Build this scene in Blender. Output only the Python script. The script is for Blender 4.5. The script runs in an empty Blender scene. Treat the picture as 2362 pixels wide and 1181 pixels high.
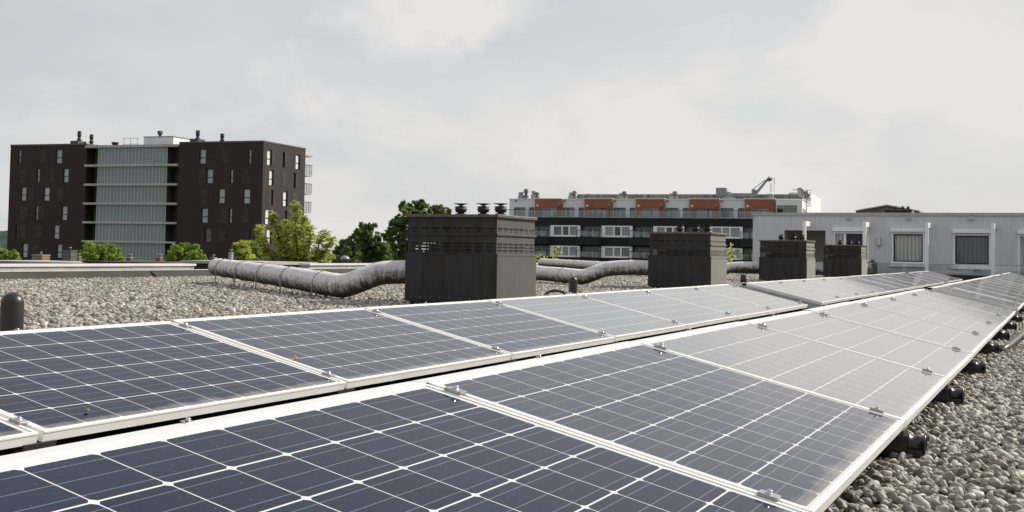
import bpy, math, random
import numpy as np
from mathutils import Vector, Matrix

rnd = random.Random(7)
R = math.radians
scene = bpy.context.scene
col = scene.collection

# ---------------------------------------------------------------- camera
YAW, PITCH, ROLL = R(-25.1374), R(2.6034), R(0.975)
CAM = Vector((0.5043, -0.9865, 0.5560))
FPX, CX, CY, WPX, HPX = 2723.13, 1181.0, 459.19, 2362.0, 1181.0
fw = Vector((math.sin(YAW) * math.cos(PITCH), math.cos(YAW) * math.cos(PITCH), math.sin(PITCH)))
rt0 = Vector((math.cos(YAW), -math.sin(YAW), 0.0))
up0 = rt0.cross(fw)
RT = rt0 * math.cos(ROLL) + up0 * math.sin(ROLL)
UP = up0 * math.cos(ROLL) - rt0 * math.sin(ROLL)
cd = bpy.data.cameras.new("camera")
cam = bpy.data.objects.new("camera", cd)
col.objects.link(cam)
cd.sensor_width = 36.0
cd.lens = FPX / WPX * 36.0
cd.shift_y = -(HPX / 2 - CY) / WPX
cd.clip_start, cd.clip_end = 0.05, 6000.0
mw = Matrix((RT, UP, -fw)).transposed().to_4x4()
mw.translation = CAM
cam.matrix_world = mw
scene.camera = cam

# ---------------------------------------------------------------- sun and sky
SUN_EL, SUN_AZ = R(37), R(38)          # azimuth from +Y towards +X
sdir = Vector((math.sin(SUN_AZ) * math.cos(SUN_EL), math.cos(SUN_AZ) * math.cos(SUN_EL), math.sin(SUN_EL)))
ld = bpy.data.lights.new("sun", 'SUN')
ld.energy, ld.angle, ld.color = 5.0, R(0.6), (1.0, 0.93, 0.83)
lo = bpy.data.objects.new("sun", ld)
col.objects.link(lo)
lo.rotation_euler = (-sdir).to_track_quat('-Z', 'Y').to_euler()

scene.view_settings.view_transform = 'Standard'
scene.view_settings.look = 'None'
scene.view_settings.exposure = 0.0
scene.view_settings.gamma = 1.0

world = bpy.data.worlds.new("World")
scene.world = world
world.use_nodes = True


class NT:
    """small helper around a node tree"""
    def __init__(self, tree):
        self.t = tree
        tree.nodes.clear()

    def n(self, typ, **kw):
        nd = self.t.nodes.new(typ)
        for k, v in kw.items():
            if hasattr(nd, k):
                setattr(nd, k, v)
        return nd

    def link(self, a, b):
        self.t.links.new(a, b)

    def val(self, sock, v):
        if isinstance(v, bpy.types.NodeSocket):
            self.link(v, sock)
        elif v is not None:
            if hasattr(sock.default_value, '__len__') and len(sock.default_value) == 4 and len(v) == 3:
                v = (*v, 1.0)
            sock.default_value = v

    def math(self, op, a, b=None, c=None, clamp=False):
        nd = self.n('ShaderNodeMath', operation=op)
        nd.use_clamp = clamp
        for i, v in enumerate((a, b, c)):
            if v is not None:
                self.val(nd.inputs[i], v)
        return nd.outputs[0]

    def mix(self, f, a, b, blend='MIX'):
        nd = self.n('ShaderNodeMix', data_type='RGBA', blend_type=blend)
        self.val(nd.inputs[0], f)
        self.val(nd.inputs[6], a)
        self.val(nd.inputs[7], b)
        return nd.outputs[2]

    def noise(self, vec, scale, detail=4.0, rough=0.55, dist=0.0):
        nd = self.n('ShaderNodeTexNoise')
        if vec is not None:
            self.link(vec, nd.inputs['Vector'])
        nd.inputs['Scale'].default_value = scale
        nd.inputs['Detail'].default_value = detail
        nd.inputs['Roughness'].default_value = rough
        nd.inputs['Distortion'].default_value = dist
        return nd.outputs[0]

    def ramp(self, f, stops, interp='LINEAR'):
        nd = self.n('ShaderNodeValToRGB')
        cr = nd.color_ramp
        cr.interpolation = interp
        while len(cr.elements) < len(stops):
            cr.elements.new(0.5)
        for e, (p, c) in zip(cr.elements, stops):
            e.position = p
            e.color = (*c, 1.0) if hasattr(c, '__len__') else (c, c, c, 1.0)
        self.link(f, nd.inputs[0])
        return nd.outputs[0]

    def mapping(self, vec, scale=(1, 1, 1), loc=(0, 0, 0), rot=(0, 0, 0)):
        nd = self.n('ShaderNodeMapping')
        self.link(vec, nd.inputs[0])
        nd.inputs['Location'].default_value = loc
        nd.inputs['Rotation'].default_value = rot
        nd.inputs['Scale'].default_value = scale
        return nd.outputs[0]


def build_world():
    w = NT(world.node_tree)
    out = w.n('ShaderNodeOutputWorld')
    bg = w.n('ShaderNodeBackground')
    bg.inputs['Strength'].default_value = 0.1
    w.link(bg.outputs[0], out.inputs[0])
    sky = w.n('ShaderNodeTexSky', sky_type='NISHITA')
    sky.sun_disc = False
    sky.sun_elevation = SUN_EL
    sky.sun_rotation = SUN_AZ
    sky.air_density, sky.dust_density, sky.ozone_density = 1.0, 3.0, 1.0
    tc = w.n('ShaderNodeTexCoord')
    d = tc.outputs['Generated']
    sx = w.n('ShaderNodeSeparateXYZ')
    w.link(d, sx.inputs[0])
    z = w.math('MAXIMUM', sx.outputs[2], 0.0)
    inv = w.math('DIVIDE', 1.0, w.math('ADD', z, 0.13))
    cv = w.n('ShaderNodeCombineXYZ')
    w.link(w.math('MULTIPLY', sx.outputs[0], inv), cv.inputs[0])
    w.link(w.math('MULTIPLY', sx.outputs[1], inv), cv.inputs[1])
    w.link(w.math('MULTIPLY', z, 3.0), cv.inputs[2])
    v = cv.outputs[0]
    # veil of thin high cloud, and a bank of heaped cloud low over the horizon
    n1 = w.noise(w.mapping(v, (0.42, 0.42, 0.5), (3.1, 1.7, 0.4)), 1.0, 6.0, 0.50, 0.5)
    n2 = w.noise(w.mapping(d, (5.2, 5.2, 9.5), (0.35, 2.2, 0.1)), 1.0, 9.0, 0.60, 0.25)
    n3 = w.noise(w.mapping(d, (2.0, 2.0, 3.5), (4.35, 1.2, 2.1)), 1.0, 4.0, 0.5, 0.2)
    # nearness to the sun: the haze is whiter that way
    dt = w.n('ShaderNodeVectorMath', operation='DOT_PRODUCT')
    w.link(d, dt.inputs[0])
    dt.inputs[1].default_value = tuple(sdir)
    glow = w.math('POWER', w.math('MAXIMUM', dt.outputs['Value'], 0.0), 2.0)
    veil = w.ramp(n1, [(0.46, 0.0), (0.64, 1.0)])
    top = w.math('ADD', w.math('MULTIPLY_ADD', n3, 0.34, -0.035), w.math('MULTIPLY', glow, 0.10))
    edge = w.math('ADD', w.math('SUBTRACT', top, z), w.math('MULTIPLY_ADD', n2, 0.34, -0.17))
    bank = w.ramp(edge, [(0.0, 0.0), (0.055, 0.75), (0.16, 1.0)])
    puff = w.ramp(n2, [(0.36, 0.45), (0.62, 1.0)])
    heap = w.math('MULTIPLY', bank, puff)
    cloud = w.math('ADD', w.math('MULTIPLY', veil, 0.35), w.math('MULTIPLY', heap, 0.70), clamp=True)
    # single clouds that can be told apart: (heading, elevation, reach) in degrees
    for hd, el, rc_, am in ((-30.0, 10.6, 3.6, 0.9), (-27.0, 12.4, 3.4, 0.9), (-19.0, 5.6, 4.2, 0.55), (-31.5, 6.3, 3.0, 0.35), (-4.0, 9.0, 6.5, 0.6), (-11.0, 3.5, 4.5, 0.4)):
        hd, el = R(hd), R(el)
        q = w.n('ShaderNodeVectorMath', operation='DISTANCE')
        w.link(w.mapping(d, (1, 1, 1.5)), q.inputs[0])
        q.inputs[1].default_value = (math.sin(hd) * math.cos(el), math.cos(hd) * math.cos(el), 1.5 * math.sin(el))
        e = w.math('ADD', w.math('SUBTRACT', R(rc_), q.outputs['Value']), w.math('MULTIPLY_ADD', n2, 0.26, -0.105))
        cloud = w.math('ADD', cloud, w.math('MULTIPLY', w.ramp(e, [(0.0, 0.0), (0.07, 1.0)]), am), clamp=True)
    haze = w.mix(w.math('MULTIPLY', glow, 0.95, clamp=True), (6.1, 6.27, 6.55), (7.15, 7.2, 7.2))
    base = w.mix(0.90, sky.outputs[0], haze)
    full = w.mix(cloud, base, (7.95, 7.83, 7.68))
    # away from the sun and overhead the sky is the deeper blue-grey of thin cloud
    sh = Vector((sdir.x, sdir.y, 0)).normalized()
    dh = w.n('ShaderNodeVectorMath', operation='DOT_PRODUCT')
    w.link(d, dh.inputs[0])
    dh.inputs[1].default_value = tuple(sh)
    away = w.ramp(w.math('MULTIPLY_ADD', dh.outputs['Value'], 0.5, 0.5), [(0.22, 1.0), (0.60, 0.0)])
    overhead = w.ramp(z, [(0.36, 0.0), (0.80, 0.85)])
    dim = w.math('MAXIMUM', w.math('MULTIPLY', away, 0.88), overhead)
    full = w.mix(dim, full, (5.7, 5.85, 6.15))
    w.link(full, bg.inputs['Color'])


build_world()


# ---------------------------------------------------------------- picking points on real planes
def ray(x, y):
    return RT * ((x - CX) / FPX) - UP * ((y - CY) / FPX) + fw


def at_depth(x, y, z):
    return CAM + ray(x, y) * z


def on_x(x, y, X):
    d = ray(x, y)
    return CAM + d * ((X - CAM.x) / d.x)


def on_y(x, y, Y):
    d = ray(x, y)
    return CAM + d * ((Y - CAM.y) / d.y)


def on_z(x, y, Z):
    d = ray(x, y)
    return CAM + d * ((Z - CAM.z) / d.z)


class Frame:
    """upright frame: origin o, local x turned yaw from world x"""
    def __init__(self, o, yaw):
        self.o, self.yaw = o, yaw
        self.X = Vector((math.cos(yaw), math.sin(yaw), 0))
        self.Y = Vector((-math.sin(yaw), math.cos(yaw), 0))

    def hit(self, x, y, n, off):
        d = ray(x, y)
        t = (off - (CAM - self.o).dot(n)) / d.dot(n)
        p = CAM + d * t - self.o
        return Vector((p.dot(self.X), p.dot(self.Y), p.z))

    def front(self, x, y, ly=0.0):
        p = self.hit(x, y, self.Y, ly)
        return p.x, p.z

    def side(self, x, y, lx=0.0):
        p = self.hit(x, y, self.X, lx)
        return p.y, p.z

    def rect(self, x0, y0, x1, y1, ly=0.0):
        xm, ym = (x0 + x1) / 2, (y0 + y1) / 2
        a, _ = self.front(x0, ym, ly)
        b, _ = self.front(x1, ym, ly)
        _, t = self.front(xm, y0, ly)
        _, s = self.front(xm, y1, ly)
        return a, b, s, t

    def srect(self, x0, y0, x1, y1, lx=0.0):
        xm, ym = (x0 + x1) / 2, (y0 + y1) / 2
        a, _ = self.side(x0, ym, lx)
        b, _ = self.side(x1, ym, lx)
        _, t = self.side(xm, y0, lx)
        _, s = self.side(xm, y1, lx)
        return a, b, s, t


# ---------------------------------------------------------------- materials
MATS = {}


def mat(name, color, rough=0.6, metal=0.0, spec=0.5, var=0.0, vscale=4.0, bump=0.0, bscale=60.0,
        stretch=(1, 1, 1), color2=None, transl=0.0, obj_var=0.0):
    m = bpy.data.materials.new(name)
    m.use_nodes = True
    t = NT(m.node_tree)
    out = t.n('ShaderNodeOutputMaterial')
    b = t.n('ShaderNodeBsdfPrincipled')
    t.link(b.outputs[0], out.inputs[0])
    b.inputs['Roughness'].default_value = rough
    b.inputs['Metallic'].default_value = metal
    b.inputs['Specular IOR Level'].default_value = spec
    tc = t.n('ShaderNodeTexCoord')
    c = color
    if var > 0:
        v = t.mapping(tc.outputs['Object'], stretch)
        n = t.noise(v, vscale, 6.0, 0.6)
        c2 = color2 or tuple(max(0.0, x * (1 - var)) for x in color)
        c1 = color if color2 else tuple(min(1.0, x * (1 + var)) for x in color)
        c = t.mix(t.ramp(n, [(0.35, 0.0), (0.65, 1.0)]), c1, c2)
    if obj_var > 0:
        oi = t.n('ShaderNodeObjectInfo')
        k = t.math('MULTIPLY_ADD', oi.outputs['Random'], obj_var, 1.0 - obj_var / 2)
        hs = t.n('ShaderNodeHueSaturation')
        t.link(k, hs.inputs['Value'])
        t.val(hs.inputs['Color'], c)
        c = hs.outputs[0]
    t.val(b.inputs['Base Color'], c)
    if bump > 0:
        bp = t.n('ShaderNodeBump')
        bp.inputs['Strength'].default_value = bump
        bp.inputs['Distance'].default_value = 0.01
        t.link(t.noise(t.mapping(tc.outputs['Object'], stretch), bscale, 3.0), bp.inputs['Height'])
        t.link(bp.outputs[0], b.inputs['Normal'])
    if transl > 0:
        tr = t.n('ShaderNodeBsdfTranslucent')
        t.val(tr.inputs['Color'], c)
        ms = t.n('ShaderNodeMixShader')
        ms.inputs[0].default_value = transl
        t.link(b.outputs[0], ms.inputs[1])
        t.link(tr.outputs[0], ms.inputs[2])
        t.link(ms.outputs[0], out.inputs[0])
    MATS[name] = m
    return m


mat('white_frame', (0.84, 0.83, 0.80), 0.42, 0.1, 0.5, var=0.05, vscale=3)
mat('aluminium', (0.62, 0.63, 0.64), 0.33, 0.75, 0.5, var=0.08, vscale=8)
mat('deflector_metal', (0.78, 0.78, 0.76), 0.42, 0.2, 0.5, var=0.04, vscale=2)
mat('clamp_metal', (0.34, 0.34, 0.34), 0.4, 0.35, 0.5, var=0.1, vscale=20)
mat('galvanised', (0.40, 0.43, 0.46), 0.5, 0.4, 0.5, var=0.12, vscale=6)
mat('black_plastic', (0.012, 0.012, 0.014), 0.32, 0, 0.5, var=0.3, vscale=9)
mat('dark_plastic', (0.035, 0.033, 0.03), 0.55, 0, 0.4, var=0.3, vscale=9)
mat('dome_rubber', (0.020, 0.018, 0.017), 0.38, 0, 0.5, var=0.35, vscale=6)
mat('cap_metal', (0.11, 0.10, 0.085), 0.5, 0.2, 0.5, var=0.3, vscale=5)
mat('cowl_metal', (0.035, 0.036, 0.040), 0.6, 0.0, 0.35, var=0.25, vscale=12)
mat('bolt_steel', (0.55, 0.55, 0.55), 0.25, 0.9, 0.5)
mat('bitumen', (0.038, 0.032, 0.028), 0.75, 0, 0.3, var=0.3, vscale=1.2, stretch=(1, 1, 0.6), bump=0.2, bscale=20)
mat('kerb_white', (0.68, 0.67, 0.65), 0.5, 0, 0.4, var=0.06, vscale=2)
mat('kerb_grey', (0.44, 0.43, 0.41), 0.7, 0, 0.3, var=0.14, vscale=2.2)
mat('concrete', (0.36, 0.36, 0.355), 0.85, 0, 0.25, var=0.22, vscale=1.3, stretch=(1, 1, 0.35))
mat('weathered_concrete', (0.27, 0.27, 0.24), 0.9, 0, 0.2, var=0.55, vscale=0.9, stretch=(2.0, 2.0, 0.12), color2=(0.085, 0.08, 0.062))
mat('white_wall', (0.78, 0.78, 0.79), 0.7, 0, 0.3, var=0.04, vscale=0.6)
mat('white_trim', (0.88, 0.88, 0.89), 0.5, 0, 0.4)
mat('orange_wall', (0.31, 0.125, 0.072), 0.7, 0, 0.3, var=0.07, vscale=0.7)
mat('mullion_grey', (0.55, 0.59, 0.60), 0.5, 0.2, 0.4)
mat('dark_frame', (0.022, 0.024, 0.027), 0.5, 0, 0.4)
mat('tar_roof', (0.06, 0.058, 0.055), 0.9, 0, 0.2, var=0.2)
mat('steel_grey', (0.30, 0.31, 0.32), 0.45, 0.4, 0.5, var=0.1, vscale=2)
mat('crane_grey', (0.20, 0.215, 0.225), 0.55, 0.1, 0.4, var=0.12, vscale=1)
mat('clay_tile', (0.30, 0.12, 0.07), 0.85, 0, 0.2, var=0.25, vscale=3)
mat('chimney_dark', (0.085, 0.085, 0.085), 0.7, 0, 0.3, var=0.3, vscale=2)
mat('gable_brown', (0.17, 0.155, 0.13), 0.8, 0, 0.3, var=0.18, vscale=0.9, stretch=(3, 1, 0.15))
mat('bark', (0.09, 0.07, 0.05), 0.9, 0, 0.2, var=0.3, vscale=6)
mat('terrace_floor', (0.33, 0.32, 0.31), 0.85, 0, 0.3, var=0.1)
mat('stain', (0.10, 0.095, 0.085), 0.9, 0, 0.2, var=0.4, vscale=3)
mat('pot_clay', (0.20, 0.19, 0.13), 0.8, 0, 0.3, var=0.35, vscale=5)
mat('curtain', (0.42, 0.42, 0.40), 0.8, 0, 0.2, var=0.12, vscale=1.2, stretch=(9, 1, 0.1))
mat('screen_dark', (0.055, 0.057, 0.06), 0.7, 0, 0.3)
mat('gallery_green', (0.085, 0.10, 0.04), 0.8, 0, 0.3, var=0.2, vscale=1)
mat('room_dark', (0.055, 0.058, 0.056), 0.6, 0, 0.4, var=0.4, vscale=0.5)
mat('frosted_glass', (0.62, 0.66, 0.66), 0.3, 0, 0.5, var=0.1, vscale=1, transl=0.4)
mat('dead_leaf', (0.27, 0.18, 0.085), 0.8, 0, 0.2, var=0.3, vscale=60)
mat('lamp_glass', (0.62, 0.60, 0.52), 0.3, 0, 0.5)
mat('beige_wall', (0.42, 0.40, 0.37), 0.8, 0, 0.3, var=0.05)
mat('leaf_green', (0.26, 0.36, 0.06), 0.55, 0, 0.35, var=0.4, vscale=1.1, transl=0.5)
mat('leaf_dark', (0.15, 0.205, 0.06), 0.55, 0, 0.35, var=0.45, vscale=0.55, transl=0.5)
mat('leaf_dark_warm', (0.17, 0.19, 0.06), 0.55, 0, 0.35, var=0.4, vscale=0.55, transl=0.4)
mat('leaf_yellow', (0.48, 0.52, 0.13), 0.5, 0, 0.35, var=0.3, vscale=2.2, transl=0.5)
mat('hedge_dark', (0.03, 0.032, 0.02), 0.8, 0, 0.2, var=0.6, vscale=3, transl=0.1)
mat('hill_green', (0.10, 0.13, 0.115), 0.9, 0, 0.1, var=0.35, vscale=0.02)
mat('lowland', (0.10, 0.11, 0.07), 0.95, 0, 0.1, var=0.3, vscale=0.02)
mat('deck', (0.035, 0.032, 0.028), 0.95, 0, 0.1, var=0.4, vscale=30)


def brick_mat(name, c1, c2, mortar, sc=1.0, rough=0.8, spec=0.3, sweep=0.0):
    m = bpy.data.materials.new(name)
    m.use_nodes = True
    t = NT(m.node_tree)
    out = t.n('ShaderNodeOutputMaterial')
    b = t.n('ShaderNodeBsdfPrincipled')
    t.link(b.outputs[0], out.inputs[0])
    b.inputs['Roughness'].default_value = rough
    b.inputs['Specular IOR Level'].default_value = spec
    tc = t.n('ShaderNodeTexCoord')
    s = t.n('ShaderNodeSeparateXYZ')
    t.link(tc.outputs['Object'], s.inputs[0])
    cb = t.n('ShaderNodeCombineXYZ')
    t.link(t.math('ADD', s.outputs[0], s.outputs[1]), cb.inputs[0])
    t.link(s.outputs[2], cb.inputs[1])
    br = t.n('ShaderNodeTexBrick')
    t.link(cb.outputs[0], br.inputs[0])
    br.inputs['Scale'].default_value = sc
    br.inputs['Brick Width'].default_value = 0.22
    br.inputs['Row Height'].default_value = 0.065
    br.inputs['Mortar Size'].default_value = 0.006
    t.val(br.inputs['Color1'], c1)
    t.val(br.inputs['Color2'], c2)
    t.val(br.inputs['Mortar'], mortar)
    n = t.noise(t.mapping(tc.outputs['Object'], (0.5, 0.5, 0.25)), 0.5, 6.0, 0.65)
    c = t.mix(t.ramp(n, [(0.3, 0.0), (0.7, 0.45)]), br.outputs[0], tuple(x * 0.6 for x in c1))
    t.link(c, b.inputs['Base Color'])
    MATS[name] = m
    return m


brick_mat('dark_brick', (0.050, 0.037, 0.035), (0.037, 0.028, 0.027), (0.036, 0.032, 0.032), spec=0.25, rough=0.7)
brick_mat('dark_brick_relief', (0.085, 0.075, 0.07), (0.03, 0.026, 0.025), (0.03, 0.03, 0.03), sc=0.5, rough=0.8)
brick_mat('black_brick', (0.021, 0.020, 0.024), (0.026, 0.025, 0.029), (0.018, 0.018, 0.02))
brick_mat('red_brick', (0.22, 0.13, 0.085), (0.15, 0.09, 0.06), (0.24, 0.22, 0.19))
brick_mat('yellow_brick', (0.32, 0.20, 0.10), (0.25, 0.15, 0.08), (0.28, 0.25, 0.2))
brick_mat('grey_block', (0.17, 0.175, 0.18), (0.13, 0.135, 0.14), (0.06, 0.06, 0.06), sc=0.35)


def pane_mat(name, color, rough=0.08, spec=0.6, fold=0.0, metal=0.0, var=0.35):
    """window pane: glossy front over curtains or a dark room, with random tone per window"""
    m = bpy.data.materials.new(name)
    m.use_nodes = True
    t = NT(m.node_tree)
    out = t.n('ShaderNodeOutputMaterial')
    b = t.n('ShaderNodeBsdfPrincipled')
    t.link(b.outputs[0], out.inputs[0])
    b.inputs['Roughness'].default_value = 0.5
    b.inputs['Coat Weight'].default_value = 1.0
    b.inputs['Coat Roughness'].default_value = rough
    b.inputs['Coat IOR'].default_value = 1.35 + 0.3 * spec
    tc = t.n('ShaderNodeTexCoord')
    oi = t.n('ShaderNodeObjectInfo')
    c = color
    if fold > 0:
        wv = t.n('ShaderNodeTexWave', wave_type='BANDS', bands_direction='X')
        t.link(tc.outputs['Object'], wv.inputs[0])
        wv.inputs['Scale'].default_value = fold
        wv.inputs['Distortion'].default_value = 2.5
        wv.inputs['Detail Scale'].default_value = 0.6
        c = t.mix(wv.outputs['Fac'], tuple(x * 0.55 for x in color), color)
    hs = t.n('ShaderNodeHueSaturation')
    t.link(t.math('MULTIPLY_ADD', oi.outputs['Random'], var, 1 - var / 2), hs.inputs['Value'])
    t.val(hs.inputs['Color'], c)
    t.link(hs.outputs[0], b.inputs['Base Color'])
    MATS[name] = m
    return m


pane_mat('pane_pale', (0.36, 0.38, 0.40), var=0.5)
pane_mat('pane_curtain', (0.30, 0.31, 0.30), fold=1.3, var=0.5)
pane_mat('pane_curtain_near', (0.50, 0.51, 0.48), fold=2.2, var=0.2)
pane_mat('pane_screen', (0.10, 0.105, 0.11), fold=2.0, var=0.1)
pane_mat('pane_dark', (0.03, 0.034, 0.034), var=0.5)
pane_mat('pane_lit', (0.75, 0.76, 0.74), rough=0.3, var=0.2)
pane_mat('stair_glass', (0.19, 0.225, 0.225), rough=0.25, spec=0.5, var=0.12)
pane_mat('pane_recess', (0.13, 0.145, 0.15), fold=1.0, var=0.7)


def clear_glass(name, tint=(0.80, 0.86, 0.86), f=0.55, rough=0.03):
    m = bpy.data.materials.new(name)
    m.use_nodes = True
    t = NT(m.node_tree)
    out = t.n('ShaderNodeOutputMaterial')
    tr = t.n('ShaderNodeBsdfTransparent')
    t.val(tr.inputs[0], tint)
    gl = t.n('ShaderNodeBsdfGlossy')
    gl.inputs['Roughness'].default_value = rough
    fr = t.n('ShaderNodeFresnel')
    fr.inputs[0].default_value = 1.5
    ms = t.n('ShaderNodeMixShader')
    t.link(t.math('MULTIPLY_ADD', fr.outputs[0], 1.0, f * 0.1, clamp=True), ms.inputs[0])
    t.link(tr.outputs[0], ms.inputs[1])
    t.link(gl.outputs[0], ms.inputs[2])
    t.link(ms.outputs[0], out.inputs[0])
    MATS[name] = m
    return m


clear_glass('balustrade_glass', (0.90, 0.93, 0.93), 0.4)
clear_glass('balcony_glass', (0.90, 0.93, 0.93), 0.3)


def glass_block_mat():
    m = bpy.data.materials.new('glass_block')
    m.use_nodes = True
    t = NT(m.node_tree)
    out = t.n('ShaderNodeOutputMaterial')
    b = t.n('ShaderNodeBsdfPrincipled')
    t.link(b.outputs[0], out.inputs[0])
    b.inputs['Roughness'].default_value = 0.2
    tc = t.n('ShaderNodeTexCoord')
    s = t.n('ShaderNodeSeparateXYZ')
    t.link(tc.outputs['Object'], s.inputs[0])
    cb = t.n('ShaderNodeCombineXYZ')
    t.link(t.math('ADD', s.outputs[0], s.outputs[1]), cb.inputs[0])
    t.link(s.outputs[2], cb.inputs[1])
    br = t.n('ShaderNodeTexBrick', offset=0.0)
    t.link(cb.outputs[0], br.inputs[0])
    br.inputs['Scale'].default_value = 1.0
    br.inputs['Brick Width'].default_value = 0.3
    br.inputs['Row Height'].default_value = 0.3
    br.inputs['Mortar Size'].default_value = 0.03
    t.val(br.inputs['Color1'], (0.15, 0.16, 0.14))
    t.val(br.inputs['Color2'], (0.10, 0.11, 0.10))
    t.val(br.inputs['Mortar'], (0.35, 0.35, 0.32))
    t.link(br.outputs[0], b.inputs['Base Color'])
    MATS['glass_block'] = m


glass_block_mat()


def solar_mat(name, dust, coat_rough, ior, haze_rough, haze):
    """monocrystalline cells on a white back sheet behind textured glass; object x runs along the row, y up the slope"""
    m = bpy.data.materials.new(name)
    m.use_nodes = True
    t = NT(m.node_tree)
    out = t.n('ShaderNodeOutputMaterial')
    b = t.n('ShaderNodeBsdfPrincipled')
    tc = t.n('ShaderNodeTexCoord')
    s = t.n('ShaderNodeSeparateXYZ')
    t.link(tc.outputs['Object'], s.inputs[0])
    x, y = s.outputs[0], s.outputs[1]
    CP = 0.159
    u = t.math('DIVIDE', t.math('SUBTRACT', x, 0.030), CP)
    v = t.math('DIVIDE', t.math('SUBTRACT', y, 0.019), CP)
    fu = t.math('ABSOLUTE', t.math('SUBTRACT', t.math('FRACT', u), 0.5))
    fv = t.math('ABSOLUTE', t.math('SUBTRACT', t.math('FRACT', v), 0.5))
    inu = t.math('LESS_THAN', fu, 0.4905)
    inv_ = t.math('LESS_THAN', fv, 0.486)
    cham = t.math('LESS_THAN', t.math('ADD', fu, fv), 0.925)
    rng = t.math('MULTIPLY', t.math('LESS_THAN', t.math('ABSOLUTE', t.math('SUBTRACT', u, 5.0)), 5.0),
                 t.math('LESS_THAN', t.math('ABSOLUTE', t.math('SUBTRACT', v, 3.0)), 3.0))
    cell = t.math('MULTIPLY', t.math('MULTIPLY', inu, inv_), t.math('MULTIPLY', cham, rng))
    # three silver busbars per cell, along the row
    b3 = t.math('ABSOLUTE', t.math('SUBTRACT', t.math('FRACT', t.math('MULTIPLY', t.math('FRACT', v), 3.0)), 0.5))
    bus = t.math('LESS_THAN', b3, 0.022)
    oi = t.n('ShaderNodeObjectInfo')
    nz = t.noise(tc.outputs['Object'], 1.3, 3.0)
    # per-cell tone
    wn = t.n('ShaderNodeTexWhiteNoise', noise_dimensions='3D')
    cc = t.n('ShaderNodeCombineXYZ')
    t.link(t.math('FLOOR', u), cc.inputs[0])
    t.link(t.math('FLOOR', v), cc.inputs[1])
    t.link(oi.outputs['Random'], cc.inputs[2])
    t.link(cc.outputs[0], wn.inputs[0])
    tone = t.mix(wn.outputs[0], (0.0055, 0.0100, 0.029), (0.0090, 0.0150, 0.040))
    cellc = t.mix(t.math('MULTIPLY', bus, 0.55), tone, (0.22, 0.23, 0.25))
    c = t.mix(cell, (0.66, 0.66, 0.66), cellc)
    # film of dust all over, thicker along the lower edge where rain leaves it
    vv = t.n('ShaderNodeVectorMath', operation='ADD')
    t.link(tc.outputs['Object'], vv.inputs[0])
    cw = t.n('ShaderNodeCombineXYZ')
    t.link(t.math('MULTIPLY', oi.outputs['Random'], 37.0), cw.inputs[0])
    t.link(cw.outputs[0], vv.inputs[1])
    dn = t.noise(t.mapping(vv.outputs[0], (7.0, 3.0, 1.0)), 1.0, 6.0, 0.65)
    edge = t.math('SUBTRACT', 1.0, t.math('DIVIDE', y, t.math('MULTIPLY_ADD', dn, 0.16, -0.015)), clamp=True)
    edge = t.math('MULTIPLY', edge, 0.62)
    fine = t.noise(vv.outputs[0], 160.0, 2.0, 0.6)
    big = t.noise(vv.outputs[0], 7.0, 2.0, 0.5)
    drop = t.ramp(big, [(0.775, 0.0), (0.79, 0.75)])
    spots = t.math('MAXIMUM', t.ramp(fine, [(0.68, 0.0), (0.76, 0.30)]), drop)
    film = t.math('MULTIPLY', t.math('MULTIPLY_ADD', nz, 0.7, 0.65), dust)
    d = t.math('MAXIMUM', t.math('MAXIMUM', film, edge), spots)
    c = t.mix(d, c, (0.46, 0.43, 0.385))
    t.link(c, b.inputs['Base Color'])
    b.inputs['Roughness'].default_value = haze_rough
    b.inputs['Specular IOR Level'].default_value = haze
    b.inputs['Coat Weight'].default_value = 1.0
    b.inputs['Coat Roughness'].default_value = coat_rough
    b.inputs['Coat IOR'].default_value = ior
    bp = t.n('ShaderNodeBump')
    bp.inputs['Strength'].default_value = 0.05
    bp.inputs['Distance'].default_value = 0.004
    t.link(t.noise(vv.outputs[0], 9.0, 2.0), bp.inputs['Height'])
    t.link(bp.outputs[0], b.inputs['Coat Normal'])
    t.link(b.outputs[0], out.inputs[0])
    MATS[name] = m


solar_mat('solar_clean', 0.001, 0.06, 1.18, 0.5, 0.02)
solar_mat('solar_mid', 0.006, 0.07, 1.25, 0.5, 0.06)
solar_mat('solar_hazy', 0.17, 0.08, 1.60, 0.45, 0.9)
solar_mat('solar_far', 0.035, 0.07, 1.50, 0.5, 0.5)


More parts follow.
